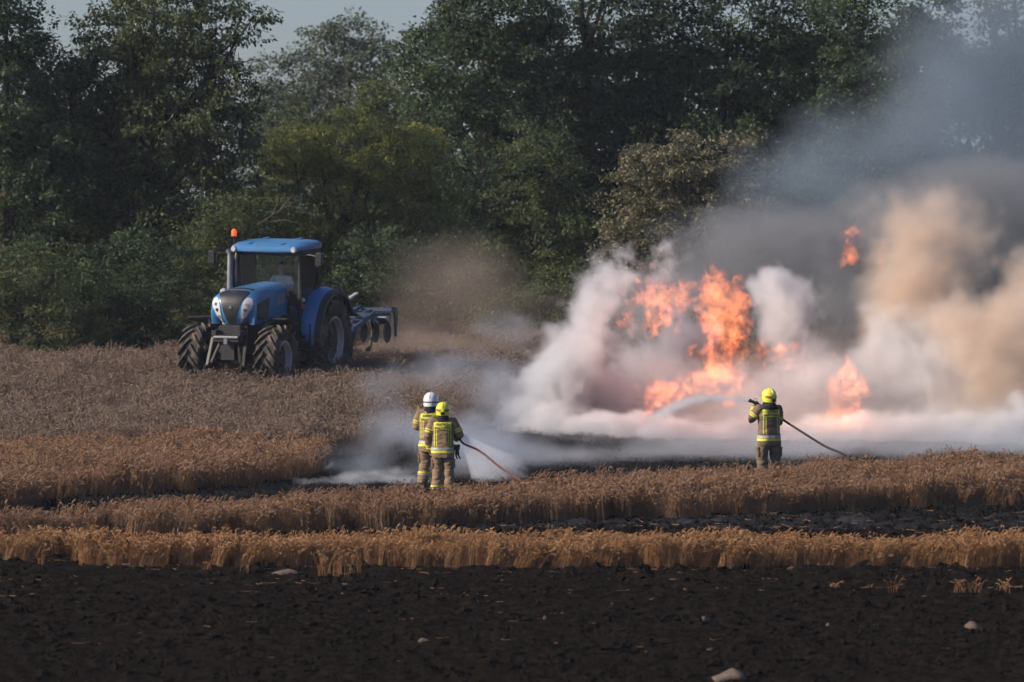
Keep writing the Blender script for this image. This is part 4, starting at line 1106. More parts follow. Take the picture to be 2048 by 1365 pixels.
helmet_yellow = simple('helmet_yellow', (0.70, 0.74, 0.05), 0.3, var=0.05, scale=12, dirt=(0.25, 0.24, 0.1), dirt_amt=0.2, coat=0.4)
helmet_white = simple('helmet_white', (0.72, 0.73, 0.74), 0.28, var=0.05, scale=12, dirt=(0.3, 0.29, 0.28), dirt_amt=0.25, coat=0.4)
sticker = simple('sticker_orange', (0.30, 0.09, 0.03), 0.5, var=0.3, scale=30)
visor_mat = simple('visor', (0.10, 0.07, 0.03), 0.12, 0.4)
hair_mat = simple('hair', (0.03, 0.02, 0.015), 0.7, var=0.3, scale=60)

def bvh_of(o):
    me = o.data
    return BVHTree.FromPolygons([v.co.copy() for v in me.vertices], [tuple(p.vertices) for p in me.polygons])

def patch(name, mat, parent, bvh, fn, nu, nv, off=0.004, th=0.003, wrap=False):
    """thin tape or label laid on a garment; fn(a, b) -> (origin, direction)"""
    top = []; low = []
    for j in range(nv + 1):
        for i in range(nu + 1):
            o, d = fn(i / nu, j / nv); d = Vector(d).normalized()
            h, nrm, _, _ = bvh.ray_cast(Vector(o), d, 3.0)
            if h is None: h = Vector(o) + d * (top[-1] - Vector(o)).dot(d) if top else Vector(o)
            top.append(h - d * off); low.append(h - d * (off - th))
    n = nu + 1; K = n * (nv + 1); fs = []
    for j in range(nv):
        for i in range(nu):
            q = j * n + i
            fs += [(q, q + 1, q + 1 + n, q + n), (K + q, K + q + n, K + q + n + 1, K + q + 1)]
    ring = [i for i in range(n)] + [j * n + nu for j in range(1, nv + 1)] + [nv * n + i for i in range(nu - 1, -1, -1)] + [j * n for j in range(nv - 1, 0, -1)]
    for i in range(len(ring)):
        a, b_ = ring[i], ring[(i + 1) % len(ring)]; fs.append((a, K + a, K + b_, b_))
    mb = MB(); mb.add(top + low, fs)
    return mb.build(name, mat, parent)

def band(name, mat, parent, bvh, axis_a, axis_b, t0, t1, n=36, a0=0.0, a1=2 * math.pi, off=0.005, rstart=0.6, ref=None):
    """tape round a limb or the waist"""
    A = Vector(axis_a); Bv = Vector(axis_b); d = (Bv - A).normalized()
    rf = Vector(ref) if ref else (Vector((0, 1, 0)) if abs(d.y) < 0.8 else Vector((1, 0, 0)))
    x = (rf - d * rf.dot(d)).normalized(); y = d.cross(x)
    def fn(a, b_):
        t = t0 + (t1 - t0) * b_; an = a0 + (a1 - a0) * a
        c = A.lerp(Bv, t); o = x * math.cos(an) + y * math.sin(an)
        return c + o * rstart, -o
    return patch(name, mat, parent, bvh, fn, n, 3, off)

def text_on(name, mat, parent, bvh, txt, cx, cz, width, height):
    cu = bpy.data.curves.new('t', 'FONT'); cu.body = txt; cu.align_x = 'CENTER'; cu.align_y = 'CENTER'; cu.size = 1.0; cu.offset = 0.035
    ob = bpy.data.objects.new('t', cu); COL.objects.link(ob)
    dg = bpy.context.evaluated_depsgraph_get()
    me = bpy.data.meshes.new_from_object(ob.evaluated_get(dg)); me.name = name
    bpy.data.objects.remove(ob)
    xs = [v.co.x for v in me.vertices]; ys = [v.co.y for v in me.vertices]
    sx = width / (max(xs) - min(xs)); sy = height / (max(ys) - min(ys)); mx_ = (max(xs) + min(xs)) / 2; my = (max(ys) + min(ys)) / 2
    for v in me.vertices:
        p = Vector((cx + (v.co.x - mx_) * sx, -1.0, cz + (v.co.y - my) * sy))
        h, _, _, _ = bvh.ray_cast(p, Vector((0, 1, 0)), 3.0)
        v.co = (h if h else Vector((p.x, -0.15, p.z))) - Vector((0, 0.0135, 0))
    me.materials.clear(); me.materials.append(mat)
    return link(name, me, parent)

def firefighter(name, label, loc, rz, k, larm, rarm, legs, helmet, cloth, lean=0.0, seed=1, shin_band=0.25, text=True, gloves=(False, False), twist=0.0, head_dz=0.0, hood=1.0, head_yaw=0.0):
    """faces +y; larm/rarm = (shoulder, elbow, wrist, hand direction, curl); legs = ((knee, ankle), (knee, ankle)) left then right"""
    t = empty(name, loc, rz); t.scale = (k, k, k)
    tag(t, label, 'person')
    # body under the clothes: one continuous skin
    mb = MB()
    mb.loft([ering((0, 0.0, 0.80), .14, .10), ering((0, 0, 0.92), .155, .11), ering((0, 0, 1.05), .135, .095), ering((0, 0, 1.25), .155, .105), ering((0, 0, 1.38), .16, .095), ering((0, 0, 1.45), .09, .07), ering((0, 0.0, 1.50), .056, .058), ering((0, 0.015, 1.56), .055, .06)])
    hz = 1.635
    mb.loft([ering((0, 0.035, hz - 0.115), .03, .035), ering((0, 0.03, hz - 0.09), .055, .065), ering((0, 0.02, hz - 0.04), .070, .088), ering((0, 0.01, hz + 0.02), .075, .097), ering((0, 0.005, hz + 0.07), .066, .085), ering((0, 0.0, hz + 0.105), .035, .045)])
    mb.tube([(0, 0.10, hz + 0.01), (0, 0.118, hz - 0.025), (0, 0.112, hz - 0.04)], [0.008, 0.013, 0.012], 7)
    for s in (-1, 1): mb.tube([(s * 0.074, 0.0, hz + 0.015), (s * 0.086, -0.01, hz - 0.01), (s * 0.076, 0.0, hz - 0.04)], [(0.01, 0.006), (0.018, 0.006), (0.010, 0.006)], 7)
    for s, arm in ((-1, larm), (1, rarm)):
        S, E, W, fd, cu = arm
        mb.tube(arm_pts([S, E, W]), [.052, .048, .044, .040, .036, .032, .026], 10)
        if not gloves[0 if s < 0 else 1]: hand_into(mb, W, fd, (-s * 0.9, 0.3, 0.5), cu)
    for s, (kn, an) in ((-1, legs[0]), (1, legs[1])):
        mb.tube(arm_pts([(s * 0.09, 0, 0.88), kn, an]), [.085, .078, .066, .055, .056, .05, .04], 10)
        mb.tube([Vector(an), Vector(an) + Vector((s * .01, 0.06, -0.04)), Vector(an) + Vector((s * .02, 0.15, -0.06))], [(.04, .04), (.04, .035), (.035, .02)], 8)
    remeshed('body', mb, 0.009, skin, t, 2)
    for s in (-1, 1):
        q = MB(); c = Vector((s * 0.032, 0.098, hz + 0.012)); q.lathe([(-.010, 0), (-.007, .008), (0, .011), (.007, .008), (.010, 0)], 10, 'Y', c); q.build('eye', ink, t)
    # jacket
    mb = MB()
    mb.loft([ering((0, -.005, .70), .205, .150, p=.85), ering((0, 0, .76), .225, .160, p=.85), ering((0, 0, .86), .222, .160, p=.85), ering((0, 0, 1.0), .208, .150, p=.85), ering((0, 0, 1.14), .208, .150, p=.82),
             ering((0, 0, 1.27), .218, .150, p=.8), ering((0, -.005, 1.36), .215, .138, p=.85), ering((0, -.005, 1.42), .165, .118), ering((0, 0, 1.465), .105, .098), ering((0, .005, 1.50), .088, .090), ering((0, .01, 1.545), .086, .088)])
    for s, arm in ((-1, larm), (1, rarm)):
        S, E, W, fd, cu = arm
        S = Vector(S); E = Vector(E); W = Vector(W)
        mb.tube([Vector((s * 0.10, 0, S.z - 0.02)), S] + arm_pts([S, E, W])[1:], [.095, .092, .088, .082, .078, .073, .067, .060], 14)
    jk = remeshed('jacket', mb, 0.0125, cloth, t, 5, 0.010, 6.0, seed)
    bj = bvh_of(jk)
    # trousers
    mb = MB()
    mb.loft([ering((0, 0, 1.0), .165, .12), ering((0, 0, .9), .185, .135), ering((0, -.005, .80), .19, .14), ering((0, 0, .745), .16, .12)])
    for s, (kn, an) in ((-1, legs[0]), (1, legs[1])):
        kn = Vector(kn); an = Vector(an)
        mb.tube(arm_pts([(s * 0.095, 0, 0.86), kn, an]), [(.115, .120), (.112, .118), (.104, .106), (.095, .098), (.094, .096), (.093, .098), (.098, .104)], 14)
    tr = remeshed('trousers', mb, 0.0125, cloth, t, 5, 0.014, 5.5, seed + 3, (1, 1, 3.0))
    bt = bvh_of(tr)
    for s, (kn, an) in ((-1, legs[0]), (1, legs[1])):     # cargo pocket on the outer thigh
        kn = Vector(kn); c = Vector((s * 0.095, 0, 0.86)).lerp(kn, 0.72)
        q = MB(); q.box(c + Vector((s * 0.098, 0.0, 0)), (0.05, 0.16, 0.19)); pk = q.build('cargo_pocket', cloth, t, bevel=0.018, seg=3)
        q = MB(); q.box(c + Vector((s * 0.104, 0.0, 0.075)), (0.052, 0.168, 0.055)); q.build('pocket_flap', cloth, pk, bevel=0.014, seg=3)
    # boots
    for s, (kn, an) in ((-1, legs[0]), (1, legs[1])):
        an = Vector(an); mb = MB()
        mb.tube([an + Vector((0, 0, .14)), an + Vector((0, 0, .03)), an + Vector((0, 0, -.045))], [(.070, .075), (.062, .068), (.058, .07)], 14)
        z0 = -an.z + 0.045
        mb.tube([an + Vector((0, -.06, z0)), an + Vector((0, 0, z0)), an + Vector((s * .01, .09, z0)), an + Vector((s * .02, .175, z0 - .005)), an + Vector((s * .02, .21, z0 - .008))], [(.04, .045), (.046, .055), (.043, .055), (.036, .05), (.018, .03)], 12, hint=(0, 0, 1))
        remeshed('boot', mb, 0.011, rubber_boot, t, 4)
    # tapes
    band('hem_tape', fluoro, t, bj, (0, 0, .80), (0, 0, .848), 0, 1, 48)
    band('silver_tape', silver, t, bj, (0, 0, .856), (0, 0, .905), 0, 1, 48)
    for s in (-1, 1):
        for dx in (-0.022, 0.022):
            cx = s * 0.135 + dx
            patch('back_stripe', fluoro, t, bj, lambda a, b_, cx=cx: ((cx - .0075 + a * .015 , -1, .93 + b_ * .335), (0, 1, 0)), 2, 24, 0.005)
    lab = patch('back_label', fluoro, t, bj, lambda a, b_: ((-.17 + .34 * a, -1, 1.255 + .14 * b_), (0, 1, 0)), 16, 8, 0.005)
    if text:
        text_on('lettering', ink, lab, bj, 'OCHOTNICZA', 0.0, 1.357, 0.25, 0.046)
        text_on('lettering', ink, lab, bj, 'STRAŻ POŻARNA', 0.0, 1.292, 0.31, 0.052)
    for s, arm in ((-1, larm), (1, rarm)):
        S, E, W, fd, cu = arm
        for tt in (0.50, 0.66): band('sleeve_tape', fluoro, t, bj, Vector(S), Vector(E), tt, tt + 0.085, 20, off=0.006, rstart=0.13)
        for tt in (0.62, 0.78): band('cuff_tape', fluoro, t, bj, Vector(E), Vector(W), tt, tt + 0.10, 18, off=0.006, rstart=0.11)
        q = MB(); q.tube([Vector(E).lerp(Vector(W), .93), Vector(W) + (Vector(W) - Vector(E)).normalized() * .02], [.052, .040], 12); q.build('cuff', black_cloth, t)
    for s, (kn, an) in ((-1, legs[0]), (1, legs[1])):
        kn = Vector(kn); an = Vector(an); L = (kn.z - an.z)
        t0 = (kn.z - shin_band) / L
        for q in (0, 1): band('shin_tape', fluoro if q == 0 else silver, t, bt, kn, an, t0 + q * 0.03 / L * 1.3, t0 + (q * 1.3 + 1) * 0.03 / L, 20, off=0.006, rstart=0.16)
    for s, arm in ((-1, larm), (1, rarm)):
        if gloves[0 if s < 0 else 1]:
            S, E, W, fd, cu = arm; mb = MB(); hand_into(mb, W, fd, (-s * 0.9, 0.3, 0.5), cu, 1.14)
            Wv = Vector(W); dv = (Wv - Vector(E)).normalized(); mb.tube([Wv - dv * .06, Wv + dv * .02], [.045, .036], 12)
            remeshed('glove', mb, 0.006, black_cloth, t, 2)
    # helmet
    hw_, mats = helmet, {'yellow': helmet_yellow, 'white': helmet_white}
    hp = empty('helmet', (0, 0.0, hz + 0.015 + head_dz), head_yaw, t)
    rings = []
    prof = [(-.115, 1.0), (-.08, 1.02), (-.03, 1.03), (.02, 1.0), (.065, .90), (.10, .74), (.128, .50), (.142, .22), (.145, .02)]
    for z, f_ in prof:
        rg = []
        for q in range(32):
            a = 2 * math.pi * q / 32; x = .136 * f_ * math.cos(a); y = .155 * f_ * math.sin(a) + .005
            zz = z
            if z < -.02 and math.sin(a) > 0: zz = z + (-.02 - z) * min(1, math.sin(a) * 1.6)      # open at the face
            if z < -.02 and math.sin(a) < 0: zz = z * (1 + .10 * -math.sin(a))
            zz = zz * (0.93 if z > 0 else 1)
            rg.append(Vector((x, y, zz)))
        rings.append(rg)
    mb = MB(); mb.loft(rings, caps=False); inner = [[v * .95 for v in rg] for rg in rings]
    mb.loft([rings[0], inner[0]], caps=False); mb.add(rings[-1], [tuple(range(32))])
    sh = mb.build('shell', mats[hw_], hp)
    q = MB(); cp = []
    for i in range(13):
        a = R(15 + 150 * i / 12); cp.append((0, .158 * math.cos(a) + .005, .136 * math.sin(a) - .004))
    q.tube(cp, [(.012, .010)] * 13, 8, hint=(1, 0, 0)); q.build('ridge', mats[hw_], hp)
    bsh = bvh_of(sh)
    if hw_ == 'yellow':
        for s in (-1, 1):
            def fn(a, b_, s=s):
                an = R(-90) + s * R(14 + 52 * a); z = -.062 + .055 * b_ * (1 - .5 * a) + .035 * a
                d = Vector((math.cos(an), math.sin(an), 0)); return Vector((0, 0, z)) + d * .5, -d
            patch('side_mark', sticker, hp, bsh, fn, 8, 3, .003, .002)
            q = MB(); q.lathe([(.122, .0), (.137, .022), (.128, .03), (.11, .032)] if s > 0 else [(-.122, .0), (-.137, .022), (-.128, .03), (-.11, .032)], 14, 'X', (0, .0, -.03)); q.build('side_knob', black_cloth, hp)
        q = MB(); q.box((0, -.158, -.085), (.075, .024, .06)); q.build('ratchet', black_cloth, hp, bevel=.008)
    else:
        band('brim_band', black_cloth, hp, bsh, (0, 0, -.055), (0, 0, -.035), 0, 1, 32, off=.003, rstart=.5)
    def fnv(a, b_):
        an = R(90) + R(-70 + 140 * a); d = Vector((math.cos(an), math.sin(an), 0)); return Vector((0, 0, -.02 + .04 * b_)) + d * .5, -d
    patch('visor', visor_mat, hp, bsh, fnv, 12, 3, .006, .004)
    # fire hood / neck curtain
    mb = MB()
    if hood:
        hk = hood
        mb.loft([ering((0, -.012, 1.40 - .03 * (hk - 1)), .135 * hk, .125 * hk), ering((0, -.012, 1.45), .132 * hk, .130 * hk), ering((0, -.008, 1.50), .108 * (.5 + .5 * hk), .122 * (.5 + .5 * hk)), ering((0, -.004, 1.555), .106, .125), ering((0, 0, 1.60), .10, .12)], caps=False)
        mb.loft([ering((0, -.012, 1.40), .125, .115), ering((0, 0, 1.60), .09, .11)], caps=False)
        h_ = mb.build('fire_hood', black_cloth, t)
    return t

STAND = (((-.115, .015, .48), (-.125, -.01, .12)), ((.115, .015, .48), (.125, -.01, .12)))
gA = G(862, 980); gB = G(886, 988); gC = G(1538, 966)
def gl(p, dz=0.0): return (p.x, p.y, p.z + dz)
crewA = firefighter('person', 'firefighter in a white helmet with black neck curtain and a strap across the back', gl(gA), R(-12), 1.055,
    ((-.205, .0, 1.40), (-.275, .03, 1.15), (-.16, .26, 1.10), (.5, .8, .1), .5), ((.205, 0, 1.40), (.27, .04, 1.14), (.15, .27, 1.08), (-.5, .8, 0), .5),
    (((-.12, .02, .48), (-.15, -.02, .12)), ((.12, .03, .48), (.13, .03, .12))), 'white', turnout, seed=2, shin_band=.33, gloves=(True, True))
q = MB(); jkA = [c for c in crewA.children if c.name.startswith('jacket')][0]
bA = bvh_of(jkA)
patch('shoulder_strap', simple('strap_webbing', (0.34, 0.24, 0.15), .85), crewA, bA, lambda a, b_: ((-.10 + .26 * b_ + a * .022, -1, 1.44 - .30 * b_ + a * .012), (0, 1, 0)), 2, 26, .011)
crewB = firefighter('person', 'firefighter in a yellow helmet standing in front of the white helmeted one', gl(gB), R(-3), 0.985,
    ((-.205, .0, 1.39), (-.295, -.03, 1.12), (-.255, .10, .87), (.15, .5, -1), .45), ((.205, 0, 1.40), (.325, .02, 1.14), (.23, .26, 1.06), (-.4, .9, 0), .9),
    (((-.105, .02, .48), (-.125, -.02, .12)), ((.115, .015, .48), (.12, -.01, .12))), 'yellow', turnout, seed=5, shin_band=.16)
# work gloves clipped to the belt
for q_, (dx, dy, tilt) in enumerate([(.262, -.02, -.10), (.285, .03, .12)]):
    mb = MB(); hand_into(mb, (dx, dy, .86), (tilt * .8, .05, -1), (-.3, 1, 0), .22, 1.2); mb.tube([(dx - tilt * .05, dy, .96), (dx, dy, .86)], [.05, .042], 12)
    remeshed('hanging_glove', mb, 0.006, black_cloth, crewB, 2)
crewC = firefighter('person', 'lone firefighter in a yellow helmet aiming a hose at the flames', gl(gC), R(18), 1.03,
    ((-.20, .0, 1.40), (-.33, .06, 1.20), (-.225, .15, 1.44), (.6, .25, .55), .9), ((.19, .02, 1.39), (.235, .10, 1.14), (.10, .27, 1.20), (-.8, .4, .1), .9),
    (((-.135, .02, .48), (-.15, -.01, .12)), ((.135, .015, .48), (.15, -.01, .12))), 'yellow', turnout_dark, seed=8, shin_band=.22, gloves=(True, True), head_yaw=R(14), hood=1.28)

# nozzles and hoses
hose_red = simple('hose_red', (0.115, 0.034, 0.028), .75, var=.25, scale=6, dirt=(.07, .05, .04), dirt_amt=.4)
hose_dark = simple('hose_dark', (0.018, 0.016, 0.016), .8, var=.25, scale=6, dirt=(.04, .032, .03), dirt_amt=.4)
def bez(ps, n=40):
    ps = [Vector(p) for p in ps]; out = []
    m = len(ps) - 1
    for i in range(n + 1):
        t = i / n * m; j = min(int(t), m - 1); k = t - j
        p0, p1, p2, p3 = (ps[max(0, min(m, j + q))] for q in (-1, 0, 1, 2))
        out.append(0.5 * (2 * p1 + (p2 - p0) * k + (2 * p0 - 5 * p1 + 4 * p2 - p3) * k * k + (3 * p1 - p0 - 3 * p2 + p3) * k ** 3))
    return out
def nozzle(tip, tail, name, lab):
    tip = Vector(tip); tail = Vector(tail); o = empty(name, tail); tag(o, lab, 'nozzle')
    d = tip - tail; L = d.length; u = d / L; q = MB()
    q.tube([u * 0, u * L * .3, u * L * .32, u * L * .62, u * L * .64, u * L * .95, u * L], [.022, .022, .032, .032, .024, .04, .034], 14); q.build('barrel', black_cloth, o)
    q = MB(); q.tube([u * L * .45, u * L * .40 + Vector((0, 0, -.11))], .016, 8); q.build('grip', black_cloth, o)
    q = MB(); q.tube([u * L * .5 + Vector((-.03, 0, .02)), u * L * .42 + Vector((-.03, 0, .085)), u * L * .42 + Vector((.03, 0, .085)), u * L * .5 + Vector((.03, 0, .02))], .008, 6); q.build('bail_handle', grey_metal, o)
    return o
MBw = Matrix.Translation(gB) @ Matrix.Rotation(R(-3), 4, 'Z') @ Matrix.Scale(0.985, 4)
MCw = Matrix.Translation(gC) @ Matrix.Rotation(R(18), 4, 'Z') @ Matrix.Scale(1.03, 4)
nb_tail = MBw @ Vector((.20, .30, 1.07)); nb_tip = MBw @ Vector((.27, .68, 1.16))
nozzle(nb_tip, nb_tail, 'hose_nozzle', 'black hose nozzle held by the firefighter beside the white helmeted one')
def gp(px, row, dz=.03):
    g = G(px, row); return Vector((g.x, g.y, g.z + dz))
h1 = bez([nb_tail, MBw @ Vector((.30, .10, 1.09)), MBw @ Vector((.40, -.02, .98)), P(960, 903, 108.4), P(1000, 935, 108.0), P(1035, 959, 107.6), gp(1075, 1000), gp(1140, 1010), gp(1260, 1000)], 60)
q = MB(); q.tube(h1, .021, 10); o = q.build('fire_hose', hose_red, None); tag(o, 'thin reddish fire hose slanting from two firefighters down into the wheat', 'hose', 'fire hoses')
nc_tail = MCw @ Vector((-.09, .22, 1.46)); nc_tip = MCw @ Vector((-.25, .20, 1.535)); nc_tip = nc_tail + (MCw @ Vector((-.30, .28, 1.56)) - nc_tail)
nozzle(nc_tip, nc_tail, 'hose_nozzle', 'black hose nozzle raised to the shoulder of the lone firefighter')
h2 = bez([nc_tail, MCw @ Vector((.06, .24, 1.36)), MCw @ Vector((.22, .12, 1.26)), MCw @ Vector((.33, .0, 1.16)), P(1600, 862, 110.2), P(1650, 893, 109.9), P(1695, 915, 109.5), gp(1745, 975), gp(1830, 985), gp(1990, 975)], 70)
q = MB(); q.tube(h2, .024, 10); o = q.build('fire_hose', hose_dark, None); tag(o, 'black fire hose running from the lone firefighter down behind the wheat', 'hose', 'fire hoses')

# ---- the tractor driver
drv = empty('person', (TX, TY, gz(TX, TY))); drv.rotation_euler = TROT.to_euler()
tag(drv, 'driver in a white T-shirt sitting at the wheel inside the tractor cab', 'person')
def D(v): v = Vector(v); return Vector((v.x, v.y, v.z))
mb = MB()
yb = -.40
mb.loft([ering((0, yb, 1.96), .16, .12), ering((0, yb, 2.06), .15, .11), ering((0, yb - .02, 2.2), .145, .10), ering((0, yb - .02, 2.36), .165, .11), ering((0, yb - .02, 2.46), .165, .095), ering((0, yb - .02, 2.53), .08, .065), ering((0, yb - .03, 2.60), .052, .055), ering((0, yb - .03, 2.66), .052, .056)])
hz = 2.745
mb.loft([ering((0, yb - .06, hz - .115), .03, .035), ering((0, yb - .06, hz - .09), .055, .065), ering((0, yb - .05, hz - .04), .07, .088), ering((0, yb - .04, hz + .02), .075, .097), ering((0, yb - .035, hz + .07), .066, .085), ering((0, yb - .03, hz + .105), .035, .045)])
mb.tube([(0, yb - .13, hz + .01), (0, yb - .148, hz - .025), (0, yb - .142, hz - .04)], [.008, .013, .012], 7)
for s in (-1, 1):
    mb.tube([(s * .074, yb - .03, hz + .015), (s * .086, yb - .02, hz - .01), (s * .076, yb - .03, hz - .04)], [(.01, .006), (.018, .006), (.01, .006)], 7)
    S = Vector((s * .19, yb - .02, 2.46)); E = Vector((s * .33, yb - .17, 2.22)); W = Vector((s * .20, yb - .43, 2.26))
    mb.tube(arm_pts([S, E, W]), [.055, .05, .046, .04, .038, .034, .027], 10)
    hand_into(mb, W, (-s * .25, -1, .1), (-s * .6, 0, .8), .9)
    mb.tube(arm_pts([(s * .10, yb - .02, 1.98), (s * .15, yb - .45, 2.02), (s * .15, yb - .55, 1.68)]), [.085, .08, .075, .06, .058, .05, .042], 10)
    mb.tube([(s * .15, yb - .52, 1.64), (s * .15, yb - .62, 1.63), (s * .15, yb - .74, 1.62)], [.045, .042, .03], 8)
remeshed('body', mb, .009, skin, drv, 2)
for s in (-1, 1):
    q = MB(); q.lathe([(-.008, 0), (-.006, .008), (0, .01), (.006, 0)], 10, 'Y', (s * .032, yb - .128, hz + .012)); q.build('eye', ink, drv)
mb = MB(); mb.loft([ering((0, yb - .035, hz + .03), .082, .10), ering((0, yb - .025, hz + .08), .073, .092), ering((0, yb - .02, hz + .122), .03, .04)]); mb.tube([(0, yb + .03, hz + .04), (0, yb + .05, hz - .03), (0, yb + .03, hz - .07)], [.06, .05, .03], 10)
remeshed('hair', mb, .012, hair_mat, drv, 4)
mb = MB(); mb.loft([ering((0, yb, 1.98), .18, .14), ering((0, yb, 2.1), .165, .125), ering((0, yb - .02, 2.25), .165, .12), ering((0, yb - .02, 2.38), .185, .125), ering((0, yb - .02, 2.47), .175, .105), ering((0, yb - .02, 2.53), .09, .075)])
for s in (-1, 1):
    S = Vector((s * .19, yb - .02, 2.46)); E = Vector((s * .33, yb - .17, 2.22))
    mb.tube([Vector((s * .1, yb - .02, 2.45)), S, S.lerp(E, .55)], [.08, .075, .068], 12)
remeshed('tshirt', mb, .012, simple('white_cotton', (.80, .78, .75), .9, var=.1, scale=9), drv, 5, .005, 8, 4)
mb = MB(); mb.loft([ering((0, yb, 1.92), .17, .13), ering((0, yb, 2.03), .17, .13)])
for s in (-1, 1): mb.tube(arm_pts([(s * .10, yb - .02, 1.98), (s * .15, yb - .45, 2.02), (s * .15, yb - .55, 1.68)]), [.10, .095, .088, .075, .07, .065, .06], 12)
remeshed('trousers', mb, .012, simple('navy_cotton', (.03, .035, .055), .9), drv, 5, .005, 8, 6)
# ================================================================== smoke, fire, dust, spray: real volumes
class FT:
    """small helper that writes field nodes"""
    def __init__(s, nt): s.nt = nt
    def n(s, t): return s.nt.nodes.new(t)
    def _in(s, sock, v):
        if isinstance(v, bpy.types.NodeSocket): s.nt.links.new(v, sock)
        else: sock.default_value = v
    def m(s, op, a, b=0.0, c=0.0, clamp=False):
        q = s.n('ShaderNodeMath'); q.operation = op; q.use_clamp = clamp
        s._in(q.inputs[0], a); s._in(q.inputs[1], b); s._in(q.inputs[2], c)
        return q.outputs[0]
    def v(s, op, a, b=(0, 0, 0)):
        q = s.n('ShaderNodeVectorMath'); q.operation = op
        s._in(q.inputs[0], a)
        if op == 'SCALE': s._in(q.inputs['Scale'], b)
        elif op != 'LENGTH': s._in(q.inputs[1], b)
        return q.outputs['Value'] if op == 'LENGTH' else q.outputs[0]
    def noise(s, vec, scale=1.0, detail=4.0, rough=0.55, lac=2.0, dist=0.0, typ='FBM', color=False):
        q = s.n('ShaderNodeTexNoise'); q.noise_dimensions = '3D'; q.noise_type = typ; q.normalize = True
        s._in(q.inputs['Vector'], vec); q.inputs['Scale'].default_value = scale; q.inputs['Detail'].default_value = detail
        q.inputs['Roughness'].default_value = rough; q.inputs['Lacunarity'].default_value = lac; q.inputs['Distortion'].default_value = dist
        return q.outputs['Color' if color else 'Fac']
    def mr(s, v, a, b, c=0.0, d=1.0, smooth=True):
        q = s.n('ShaderNodeMapRange'); q.interpolation_type = 'SMOOTHSTEP' if smooth else 'LINEAR'
        s._in(q.inputs[0], v)
        for i, z in enumerate((a, b, c, d)): s._in(q.inputs[i + 1], z)
        return q.outputs[0]

def vol_material(name, color, density, aniso=0.2, absorb=(0, 0, 0), emit=None):
    m = bpy.data.materials.new(name); m.use_nodes = True
    nt = m.node_tree; nt.nodes.clear()
    out = nt.nodes.new('ShaderNodeOutputMaterial')
    pv = nt.nodes.new('ShaderNodeVolumePrincipled')
    pv.inputs['Color'].default_value = (*color, 1)
    pv.inputs['Density'].default_value = density
    pv.inputs['Anisotropy'].default_value = aniso
    pv.inputs['Absorption Color'].default_value = (*absorb, 1)
    pv.inputs['Density Attribute'].default_value = 'density'
    nt.links.new(pv.outputs[0], out.inputs['Volume'])
    return m

def flame_material(name, strength):
    m = bpy.data.materials.new(name); m.use_nodes = True
    nt = m.node_tree; nt.nodes.clear()
    out = nt.nodes.new('ShaderNodeOutputMaterial')
    at = nt.nodes.new('ShaderNodeAttribute'); at.attribute_name = 'density'
    rp = nt.nodes.new('ShaderNodeValToRGB')
    rp.color_ramp.elements[0].position = 0.0; rp.color_ramp.elements[0].color = (1.0, 0.085, 0.030, 1)
    rp.color_ramp.elements[1].position = 1.0; rp.color_ramp.elements[1].color = (1.0, 0.27, 0.085, 1)
    nt.links.new(at.outputs['Fac'], rp.inputs[0])
    mu = nt.nodes.new('ShaderNodeMath'); mu.operation = 'MULTIPLY'; mu.inputs[1].default_value = strength
    nt.links.new(at.outputs['Fac'], mu.inputs[0])
    pv = nt.nodes.new('ShaderNodeEmission')
    nt.links.new(rp.outputs[0], pv.inputs[0]); nt.links.new(mu.outputs[0], pv.inputs[1])
    nt.links.new(pv.outputs[0], out.inputs['Volume'])
    return m

